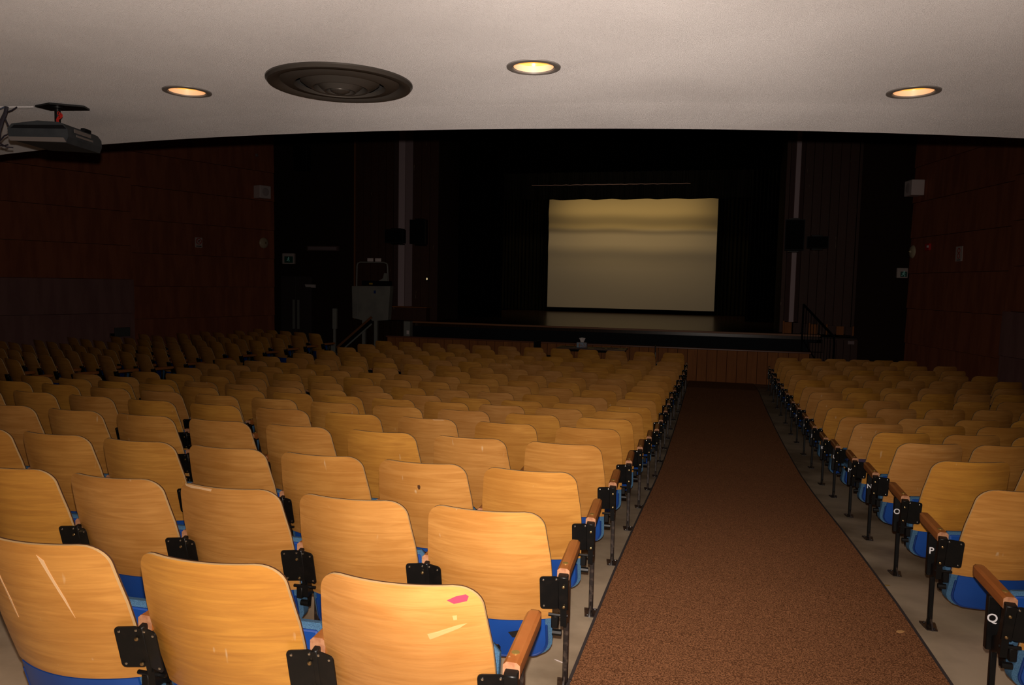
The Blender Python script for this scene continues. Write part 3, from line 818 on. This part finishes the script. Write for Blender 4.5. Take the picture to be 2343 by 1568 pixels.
patch(r_, 'tape_mark', 'tape_beige', [(.080, .128), (.150, .104), (.172, .100), (.160, .108), (.155, .112), (.085, .143)], label='strip of pale tape residue')
patch(r_, 'tape_mark', 'tape_beige', [(.140, .078), (.150, .077), (.150, .089), (.142, .090)], label='small pale tape scrap')
r_ = SEATS[('C', 0, 1)]; relabel(('C', 0, 1), 'plywood seat beside the aisle, second row from camera, black tape on blue panel')
patch(r_, 'tape_mark', 'tape_black', [(.070, .480), (.122, .468), (.140, .497), (.085, .503)], label='square of black tape', vinyl=True)
r_ = SEATS[('C', 2, 0)]; relabel(('C', 2, 0), 'nearest row, third plywood seat from the aisle, two long pale scratches')
patch(r_, 'scratch', 'bare_wood', [(-.155, .04), (-.150, .045), (-.105, .19), (-.098, .245), (-.102, .24), (-.113, .19)], label='long pale scratch')
patch(r_, 'scratch', 'bare_wood', [(.035, .03), (.052, .045), (.058, .07), (.085, .16), (.096, .22), (.080, .165), (.052, .08)], label='long pale scratch')
if ('C', 2, 1) in SEATS:
    r_ = SEATS[('C', 2, 1)]; relabel(('C', 2, 1), 'second row, third plywood seat from the aisle, pale chipped patch on top edge')
    patch(r_, 'chip', 'bare_wood', [(-.165, .002), (-.10, .002), (-.03, .004), (-.035, .014), (-.08, .011), (-.13, .014), (-.16, .010)], label='pale chipped veneer')
if ('C', 2, 4) in SEATS:
    r_ = SEATS[('C', 2, 4)]
    patch(r_, 'chip', 'bare_wood', [(.06, .002), (.13, .002), (.14, .006), (.07, .006)], label='pale chipped veneer')
r_ = SEATS[('C', 1, 2)]
patch(r_, 'knot', 'ply_edge_dark', [(-.006, .105), (.004, .103), (.007, .112), (.004, .124), (-.003, .126), (-.007, .115)], label='dark oval knot')

# ---------------------------------------------------------------- things on the side walls
def on_wall(T, u, z, off=.0): return T @ Vector((u, off, z))
def wall_empty(name, label, cat, T, u, z, off, ang): return thing(name, label, cat, T @ Vector((u, off, z)), ang)
def uL(p): return (Vector((p[0], p[1], 0)) - Vector((-11.24, 17.9, 0))).dot(Vector((sin(radians(20)), cos(radians(20)), 0)))
def uR(p): return (Vector((p[0], p[1], 0)) - Vector((4.03, 18.0, 0))).dot(Vector((sin(radians(-11.4)), cos(radians(-11.4)), 0)))
AL = radians(70)     # local +x along wall towards the stage, local -y into the room (left wall)
AR = radians(-90+11.4+180-180)
def wl(name, label, cat, p, z, off=.03):
    q = TLW @ Vector((uL(p), off, z)); return thing(name, label, cat, q, radians(90-20))
def wr(name, label, cat, p, z, off=.03):
    q = TRW @ Vector((uR(p), off, z)); return thing(name, label, cat, q, radians(-90+11.4))
# in these frames the room is at local -y for the left wall (x towards stage) ; for the right wall (x away from stage)
def speaker_box(t):
    b = MB(); b.bbox(-.17, .17, -.26, 0, -.16, .16, .012); obj('cabinet', b, 'white_box', t)
    b = MB(); b.lathe([(.0001, -.268), (.085, -.266), (.105, -.261)], (0, 0, 0), 24, 0, 'y'); obj('round_grille', b, 'white_grille', t)
speaker_box(wl('wall_speaker', 'white box loudspeaker high on the left wall near its stage end', 'speaker', (-11.40, 17.45), 2.18))
speaker_box(wr('wall_speaker', 'white box loudspeaker high on the right wall near its stage end', 'speaker', (4.10, 17.65), 2.12))
def bell(t):
    b = MB(); b.lathe([(.0001, -.07), (.02, -.07), (.035, -.045), (.10, -.035), (.135, -.01), (.14, 0)], (0, 0, 0), 32, 0, 'y'); obj('dome', b, 'bell_brass', t, smooth=True)
    b = MB(); b.ball((0, -.07, 0), .022, 10); obj('centre_boss', b, 'bolt_brass', t, smooth=True)
bell(wl('alarm_bell', 'round pale alarm bell on the left wall below the white speaker', 'bell', (-11.36, 17.58), .90))
bell(wr('alarm_bell', 'round pale alarm bell on the right wall below the white speaker', 'bell', (4.06, 17.85), .82))
def nosign(t, w_, h_):
    b = MB(); b.bbox(-w_/2, w_/2, -.012, 0, -h_/2, h_/2, .003); obj('plate', b, 'sign_white', t)
    b = MB(); b.lathe([(.058, -.013), (.058, -.017), (.078, -.017), (.078, -.013)], (0, 0, .03), 28, 0, 'y', closed=True)
    T_ = Matrix.Translation((0, 0, .03)) @ Matrix.Rotation(radians(45), 4, 'Y'); b.box(-.064, .064, -.017, -.013, -.009, .009, 0, T_); obj('red_ring', b, 'sign_red', t)
    T_ = Matrix.Translation((0, 0, .03)) @ Matrix.Rotation(radians(-40), 4, 'Y')
    b = MB(); b.box(-.045, .045, -.016, -.0125, -.007, .007, 0, T_); b.box(-w_*.36, w_*.36, -.015, -.012, -h_*.40, -h_*.33); obj('dark_print', b, 'matt_black', t)
nosign(wl('no_smoking_sign', 'white sign with red prohibition ring on the left wall', 'sign', (-11.995, 15.826), .81), .19, .24)
t = wr('no_smoking_sign', 'tall pale sign with two red rings on the right wall', 'sign', (4.437, 15.98), .70)
b = MB(); b.bbox(-.12, .12, -.012, 0, -.14, .14, .003); obj('plate', b, 'sign_white', t)
for z in (.06, -.04):
    b = MB(); b.lathe([(.034, -.013), (.034, -.017), (.050, -.017), (.050, -.013)], (0, 0, z), 24, 0, 'y', closed=True); obj('red_ring', b, 'sign_red', t)
b = MB(); b.box(-.06, .06, -.015, -.012, -.12, -.107); obj('dark_print', b, 'matt_black', t)
t = wr('fire_alarm_beacon', 'small red fire alarm beacon on the right wall beside the bell', 'alarm', (4.20, 17.14), .885)
b = MB(); b.bbox(-.09, .09, -.05, 0, -.07, .07, .01); obj('case', b, 'alarm_red', t)
b = MB(); b.bbox(.03, .085, -.075, -.05, -.02, .03, .006); obj('strobe_lens', b, 'white_box', t)
t = wl('outlet_box', 'grey outlet box low on the left wall above the seats', 'outlet', (-12.655, 14.0), -1.25, .11)
b = MB(); b.bbox(-.17, .17, -.05, 0, -.10, .10, .008); obj('plate', b, 'outlet_plate', t)
b = MB(); b.bbox(-.27, -.19, -.06, 0, -.11, -.02, .005); obj('socket', b, 'matt_black', t)
b = MB(); b.bbox(-.285, -.272, -.065, -.01, -.10, -.03, .003); obj('bright_edge', b, 'chrome', t)
# recess left wall (plane y=21)
t = thing('wall_light', 'long slim pale fixture on the dark recess wall left of the stage', 'light fixture', (-11.47, 20.98, .92))
b = MB(); b.bbox(-.53, .53, -.10, 0, -.075, .075, .01); obj('housing', b, 'pillar_dim', t)
b = MB(); b.bbox(-.47, .47, -.112, -.10, -.05, .05, .004); obj('lens', b, 'pillar_mid', t)
def exit_sign(x, z, label, w_, h_):
    t = thing('exit_sign', label, 'exit sign', (x, 20.98, z))
    b = MB(); b.bbox(-w_/2-.05, w_/2, -.12, 0, -h_/2, h_/2, .01); obj('housing', b, 'sign_white', t)
    b = MB(); b.bbox(-w_/2+.03, w_/2-.02, -.128, -.12, -h_/2+.03, h_/2-.09, .003); obj('green_face', b, 'sign_green', t)
    # running figure
    b = MB(); b.disc((.01, -.131, .035), .018, 12, 'y'); b.tube([(.008, -.131, .015), (-.006, -.131, -.03)], .013, 6)
    b.tube([(-.006, -.131, -.03), (.03, -.131, -.055), (.025, -.131, -.09)], .009, 6); b.tube([(-.006, -.131, -.03), (-.03, -.131, -.06), (-.055, -.131, -.065)], .009, 6)
    b.tube([(.006, -.131, .008), (.035, -.131, -.01)], .007, 6); b.tube([(.006, -.131, .008), (-.025, -.131, -.004), (-.035, -.131, -.025)], .007, 6); obj('running_figure', b, 'sign_pale_green', t)
exit_sign(-12.60, .60, 'green running-figure exit sign over the left doors', .34, .32)
exit_sign(4.54, .43, 'small green exit sign in the recess right of the stage', .20, .25)
t = thing('wall_speaker', 'dark flat loudspeaker high on the recess wall left of stage', 'speaker', (-12.13, 20.98, 3.61))
b = MB(); b.bbox(-.23, .23, -.25, 0, -.37, .37, .012); obj('cabinet', b, 'speaker_black', t); b = MB(); b.bbox(-.20, .20, -.262, -.25, -.34, .34, .004); obj('front_grille', b, 'matt_black', t)
dr = thing('door_1', 'dark double doors with grey push plates left of the stage', 'door', (-12.39, 20.98, -2.0)); del dr['category']; dr['kind'] = 'structure'
for k, x in enumerate((-.26, .26)):
    b = MB(); b.bbox(x-.255, x+.255, -.05, 0, 0, 2.06, .01); lf = obj('door_leaf', b, 'door_paint', dr)
    b = MB(); b.bbox(x+(.14 if k == 0 else -.22), x+(.22 if k == 0 else -.14), -.058, -.05, .45, 1.35, .003); obj('push_plate', b, 'steel_grey', lf)
t = thing('emergency_light', 'small pale wedge-shaped fitting beside the left doors', 'light fixture', (-11.90, 20.98, -.22))
b = MB(); b.prism([(-.10, .045), (-.04, -.05), (0, -.05), (0, .045)], 'x', -.16, .16); obj('housing', b, 'white_box', t)
tag(box_ob('wall_hook', 'pillar_mid', -11.32, -11.27, 17.2, 17.25, 3.05, 3.12, c=.005), 'tiny pale bracket on the left wall end above the speaker', 'bracket')
# loudspeakers on the pillars
def box_speaker(label, x0, x1, y, z0, z1, dep=.30, tilt=0, brk=True):
    t = thing('loudspeaker', label, 'speaker', ((x0+x1)/2, y, (z0+z1)/2), tilt)
    w2, h2 = (x1-x0)/2, (z1-z0)/2
    b = MB(); b.prism([(-w2, -dep), (w2, -dep), (w2*.8, 0), (-w2*.8, 0)], 'z', -h2, h2); obj('cabinet', b, 'speaker_black', t)
    b = MB(); b.bbox(-w2*.92, w2*.92, -dep-.012, -dep, -h2*.94, h2*.94, .005); obj('front_grille', b, 'matt_black', t)
    b = MB(); b.bbox(-w2*.5, w2*.5, -dep*.7, .12, -h2-.035, -h2-.003, .004); b.bbox(-w2*.5, w2*.5, -dep*.7, .12, h2+.003, h2+.035, .004); b.box(-w2*.3, w2*.3, .10, .13, -h2-.035, h2+.035); obj('mount_bracket', b, 'black_enamel', t)
    b = MB(); b.ball((w2*.5, -dep*.6, -h2-.045), .012, 8); b.ball((-w2*.5, -dep*.6, -h2-.045), .012, 8); obj('mount_bolt', b, 'rivet_steel', t)
box_speaker('squat black loudspeaker on the left side of the left pillar', -8.46, -7.93, 19.02, .985, 1.34)
box_speaker('tall black loudspeaker on the right side of the left pillar', -7.80, -7.36, 19.13, .965, 1.60)
box_speaker('tall black loudspeaker in front of the right pillar', 1.53, 1.96, 19.02, .87, 1.58)
box_speaker('squat black loudspeaker just right of the right pillar', 2.02, 2.50, 19.13, .93, 1.20)
t = thing('switch_light', 'tiny glowing switch light on the wood left of the stage', 'light', (-7.47, 19.29, .055))
b = MB(); b.bbox(-.035, .035, -.02, 0, -.06, .06, .004); obj('plate', b, 'matt_black', t); b = MB(); b.ball((0, -.022, 0), .022, 8, 0, (1, .5, 1.5)); obj('lamp', b, 'dim_led', t)
t = thing('stage_monitor', 'small grey box at the left end of the stage front', 'box', (-7.73, 18.62, -2.0))
b = MB(); b.bbox(-.09, .09, -.10, .10, 0, .94, .01); obj('case', b, 'steel_grey', t); b = MB(); b.bbox(.0, .07, -.108, -.10, .60, .70, .003); obj('pale_label', b, 'white_box', t)

# ---------------------------------------------------------------- wheelchair platform lift with inclined rail (left of the stage)
k = 18.3/19.3
t = thing('stair_lift', 'grey wheelchair stair lift platform folded up left of the stage', 'stair lift', (0, 0, 0))
X0, X1, Z0, Z1 = -9.63*k, -8.51*k, -1.114*k, -.158*k
b = MB(); b.prism([(X0, Z1-.02), (X0+.02, Z0+.06), (X0+.40, Z0-.02), (X1-.04, Z0+.03), (X1+.02, Z1)], 'y', 18.18, 18.38); obj('platform_panel', b, 'lift_grey', t)
b = MB(); b.bbox(X0+.16, X0+.185, 18.165, 18.18, Z0+.06, Z1-.03, .003); obj('panel_seam', b, 'steel_grey', t)
xa, xb, zt_ = -9.54*k, -8.62*k, .481*k
b = MB(); b.tube([(xa, 18.28, Z1-.05), (xa+.01, 18.28, zt_-.1), (xa+.03, 18.28, zt_-.03), (xa+.10, 18.28, zt_), (xb-.10, 18.28, zt_), (xb-.02, 18.28, zt_-.03), (xb, 18.28, zt_-.10), (xb+.02, 18.28, Z1+.03)], .018, 8); obj('tube_frame', b, 'steel_grey', t, smooth=True)
b = MB(); b.bbox(X0+.26, X1-.02, 18.2, 18.4, Z1, Z1+.13, .02); obj('control_box', b, 'matt_black', t)
b = MB(); b.bbox(X0+.48, X0+.58, 18.19, 18.2, Z1+.03, Z1+.075, .003); obj('warning_label', b, 'yellow_tag', t, label='small yellow warning label')
b = MB(); b.prism([(xb-.22, Z1+.13), (xb-.1, Z1+.20), (xb-.07, Z1+.33), (xb+.01, Z1+.33), (xb+.02, Z1+.13)], 'y', 18.22, 18.30); obj('seat_arm', b, 'steel_grey', t)
b = MB(); b.bbox(X0+.62, X0+.68, 18.175, 18.18, Z1-.20, Z1-.12, .002); obj('blue_mark', b, 'blue_piping', t)
b = MB(); b.bbox(X0+.62, X0+.70, 18.2, 18.3, -2.2, Z0+.02, .006); b.bbox(X0+.28, X0+.36, 18.2, 18.3, -2.2, Z0+.02, .006); obj('support_leg', b, 'steel_grey', t)
for xx, lb in ((-9.20*k, 'left'), (-8.97*k, 'right')):
    tag(box_ob('notice_card', 'white_box', xx, xx+.165, 18.24, 18.25, zt_+.02, zt_+.105), 'small white card on the %s half of the lift frame top' % lb, 'card')
t = thing('lift_rail', 'inclined orange and black rail running down from the stair lift', 'rail')
d0, d1 = Vector((-8.37, 17.6, -.93)), Vector((-9.20, 17.35, -1.72))
for (off, r__, m) in ((0, .035, 'rail_orange'), (-.09, .05, 'matt_black'), (-.17, .022, 'steel_grey')):
    b = MB(); b.tube([d0+Vector((.08, 0, off)), d1+Vector((.08, 0, off))], r__, 6); obj('rail_bar', b, m, t)
t = thing('lift_post', 'grey upright post at the foot of the lift rail', 'post')
b = MB(); b.bbox(-9.23, -9.12, 17.30, 17.38, -1.25, -.73, .01); b.bbox(-9.21, -9.15, 17.31, 17.37, -2.15, -1.2, .008); b.bbox(-9.25, -9.13, 17.24, 17.30, -1.85, -1.65, .02); obj('upright', b, 'steel_grey', t)

# ---------------------------------------------------------------- table, tissue box, papers, stacking chairs before the stage
zf = floor_z(-2.5, 17.2)
TZ = -1.44
t = thing('folding_table', 'dark folding table standing before the stage front', 'table', (-2.62, 17.15, zf)); hT = TZ-zf
b = MB(); b.bbox(-.78, .78, -.30, .30, hT-.028, hT, .006); obj('tabletop', b, 'table_top', t)
b = MB(); b.bbox(-.74, .74, -.27, .27, hT-.075, hT-.028, .006); obj('apron', b, 'matt_black', t)
for sx in (-.6, .6):
    for sy in (-.24, .24):
        b = MB(); b.tube([(sx, sy, 0), (sx*.9, sy, hT-.07)], .014, 6); obj('leg', b, 'matt_black', t)
t = thing('tissue_box', 'blue patterned tissue box with a white tissue sticking out', 'tissue box', (-2.86, 17.15, TZ))
b = MB(); b.bbox(-.115, .115, -.055, .055, 0, .115, .004); obj('carton', b, 'tissue_box_blue', t)
b = MB(); vs = []
for k2 in range(5):
    for i2 in range(9): a = -1+2*i2/8; vs.append((a*(.035+.045*k2/4), .018*sin(a*6+k2), .112+.115*k2/4-(.02*abs(a) if k2 == 4 else 0)))
b.add(vs, [(q*9+i2, q*9+i2+1, (q+1)*9+i2+1, (q+1)*9+i2) for q in range(4) for i2 in range(8)]); o = obj('tissue', b, 'paper_white', t, smooth='all'); o.modifiers.new('s', 'SOLIDIFY').thickness = .003
for k2, (px_, py_, a_) in enumerate(((-3.10, 17.10, .2), (-2.45, 17.08, -.1), (-2.15, 17.15, .3))):
    b = MB(); b.box(-.12, .12, -.09, .09, 0, .003+.001*k2); tag(obj('paper_sheet', b, 'pillar_mid', None, loc=(px_, py_, TZ+.0005), rotz=a_), ['loose paper at the left end of the table', 'loose paper in the middle of the table', 'loose paper at the right end of the table'][k2], 'paper')
def stack_chair(x, y, rz, label):
    z = floor_z(x, y); t = thing('plastic_chair', label, 'chair', (x, y, z), rz)
    b = MB(); b.bbox(-.21, .21, -.20, .20, .44, .46, .008); obj('seat', b, 'chair_black', t)
    b = MB(); b.bbox(-.20, .20, .195, .22, .52, .80, .010); obj('backrest', b, 'chair_black', t)
    for sx in (-.19, .19):
        b = MB(); b.tube([(sx, .22, 0), (sx, .20, .46), (sx, .215, .66)], .011, 6); obj('leg', b, 'steel_grey', t)
        b = MB(); b.tube([(sx, -.19, 0), (sx, -.18, .45)], .011, 6); obj('leg', b, 'steel_grey', t)
stack_chair(-3.72, 17.20, radians(80), 'dark plastic chair seen edge-on left of the table')
stack_chair(-1.42, 17.15, radians(-86), 'dark plastic chair seen edge-on right of the table')

# ---------------------------------------------------------------- stair with black railing (right of the stage)
t = thing('stage_steps', 'dark steps climbing to the stage beside the right barrier', 'steps')
for i in range(5): box_ob('tread', 'pier_wood', 2.16, 2.44, 17.62+.24*i, 18.80, -2.24+.20*i, -2.04+.20*i, t)
t = thing('stair_railing', 'black metal stair railing with thin bars right of the stage', 'railing')
P = [(2.00, 18.60, -.37), (2.50, 17.35, -1.01), (2.50, 17.25, -1.14), (2.49, 17.22, -2.16)]
b = MB(); b.tube(P, .026, 6); obj('handrail', b, 'matt_black', t)
b = MB(); b.tube([(2.00, 18.60, -.37), (2.00, 18.60, -1.5)], .024, 6); obj('rail_post', b, 'matt_black', t)
b = MB(); b.tube([(2.00, 18.60, -1.15), (2.49, 17.25, -2.05)], .016, 6); obj('bottom_rail', b, 'matt_black', t)
for i in range(1, 11):
    f_ = i/11; x = 2.00+.5*f_; y = 18.60-1.25*f_
    b = MB(); b.tube([(x, y, -.37-.64*f_), (x, y, -1.15-.90*f_)], .007, 5); obj('baluster', b, 'matt_black', t)

# ---------------------------------------------------------------- ceiling projector and second mount
t = thing('projector', 'dark grey projector hung upside down at the left ceiling edge', 'projector', (-3.05, 3.015, .80))
def P_(v): return v
b = MB(); b.prism([(-.095, .055), (.105, .085), (.135, .02), (.02, -.065), (-.10, -.03)], 'z', -.012, -.004); obj('ceiling_plate', b, 'black_enamel', t)
b = MB(); b.tube([(0, 0, -.010), (0, 0, -.104)], .0135, 12); b.lathe([(.0135, -.012), (.03, -.012), (.03, -.018), (.0135, -.020)], (0, 0, 0), 16); obj('drop_pole', b, 'black_enamel', t, smooth=True)
b = MB(); b.bbox(-.028, .028, -.03, .03, -.108, -.088, .006); b.bbox(-.08, .05, -.05, .05, -.112, -.106, .002); obj('yoke', b, 'black_enamel', t)
b = MB()
TT = Matrix.Translation((-.010, 0, -.014)) @ Matrix.Rotation(radians(15), 4, 'Z') @ Matrix.Diagonal((.88, .88, .93, 1))
b.prism([(-.150, -.178), (-.158, -.135), (-.135, -.112), (.00, -.095), (.11, -.100), (.135, -.110), (.155, -.135), (.158, -.170), (.145, -.200), (.02, -.196), (-.14, -.190)], 'y', -.165, .165, 0, TT); obj('case', b, 'projector_grey', t)
b = MB(); b.prism([(-.152, -.176), (.136, -.176), (.150, -.198), (-.140, -.196)], 'y', -.172, -.164, 0, TT); obj('light_skirt', b, 'projector_light', t)
b = MB(); b.prism([(-.120, -.118), (.130, -.114), (.150, -.132), (-.14, -.134)], 'y', -.1665, -.164, 0, TT); obj('top_groove', b, 'matt_black', t)
b = MB(); b.box(.1575, .1600, -.11, .05, -.142, -.124, 0, TT); b.box(.1575, .1600, -.09, .07, -.160, -.150, 0, TT); obj('label_strip', b, 'projector_light', t)
b = MB(); b.bbox(.118, .142, .02, .09, -.112, -.094, .004, 0, TT); obj('release_knob', b, 'matt_black', t)
b = MB(); b.lathe([(.0001, .167), (.035, .167), (.042, .163), (.042, .195), (.035, .195), (.033, .175)], (-.05, 0, -.150), 20, 0, 'y', TT); obj('lens', b, 'matt_black', t, smooth=True)
b = MB(); b.box(-.060, -.035, -.06, -.035, -.104, -.092); obj('paper_tag', b, 'tag_tan', t)
t = thing('safety_chain', 'red safety chain wrapped round the projector pole', 'chain', (-3.05, 3.015, .80))
for i in range(11):
    a = i*.35; cx0, cz0 = .022+.012*sin(i*.6), -.043-i*.0052
    b = MB(); ring = [(cx0+.0055*cos(q*pi/4), -.016+.006*sin(i), cz0+.0075*sin(q*pi/4)) for q in range(9)]; b.tube(ring, .0018, 5, cap=False); obj('link', b, 'chain_red', t, smooth=True)
t = thing('cable_mount', 'pale ceiling plate with dark cables hanging down at the left edge', 'cable mount', (-3.32, 2.96, .80))
b = MB(); b.prism([(-.30, -.05), (-.10, .02), (.13, .055), (.09, .075), (-.3, .06)], 'z', -.006, -.001); obj('ceiling_plate', b, 'ceiling_plaster', t)
b = MB(); b.prism([(-.30, -.10), (-.05, -.055), (-.02, -.045), (-.3, -.04)], 'z', -.016, -.010); obj('dark_plate', b, 'black_enamel', t)
b = MB(); b.tube([(.03, 0, -.01), (.022, 0, -.04), (.0, 0, -.075), (-.02, 0, -.12), (-.035, 0, -.20), (-.05, 0, -.26)], [.008, .009, .010, .010, .009, .008], 8); obj('thick_cable', b, 'cable_dark', t, smooth=True)
for pts in ([(.02, 0, -.012), (-.01, -.01, -.025), (-.02, -.01, -.05), (-.025, -.01, -.085), (-.05, 0, -.12)], [(.01, 0, -.04), (.02, 0, -.07), (.035, 0, -.10), (.058, .01, -.128)], [(-.04, 0, -.18), (-.01, 0, -.165), (.02, -.01, -.15), (.05, 0, -.135)],
            [(-.08, 0, -.16), (-.04, 0, -.185), (0, 0, -.195), (.03, 0, -.19)], [(-.08, 0, -.18), (-.03, 0, -.175), (.02, 0, -.20), (.04, .02, -.20)], [(.09, 0, -.016), (.06, 0, -.03), (.035, 0, -.036), (.018, 0, -.034)]):
    b = MB(); b.tube(pts, .0035, 6); obj('thin_cable', b, 'cable_blue' if len(pts) == 5 else 'cable_dark', t, smooth=True)

# ---------------------------------------------------------------- litter on the floor
def scrap(x, y, sx, sy, rz, m, label, cat='litter', lift=.001):
    b = MB(); pts = [(sx*cos(a)*(.6+.4*random.random()), sy*sin(a)*(.6+.4*random.random())) for a in [i*pi/4 for i in range(8)]]
    b.prism(pts, 'z', 0, .0015); z = floor_z(x, y) + lift
    tag(obj('floor_scrap', b, m, None, loc=(x, y, z), rotz=rz), label, cat)
scrap(-.478, 3.45, .025, .003, -.3, 'paper_white', 'tiny white scrap on the bare floor by the aisle carpet')
scrap(-.53, 2.85, .03, .003, -.4, 'paper_white', 'thin white thread on the floor behind the nearest aisle post')
scrap(.86, 3.62, .028, .018, .5, 'tape_beige', 'pale crumbly stain on the right edge of the carpet', lift=.0105)
scrap(.955, 4.35, .02, .008, .2, 'brass_inlay', 'yellow crumb by the foot of a right-hand aisle post')
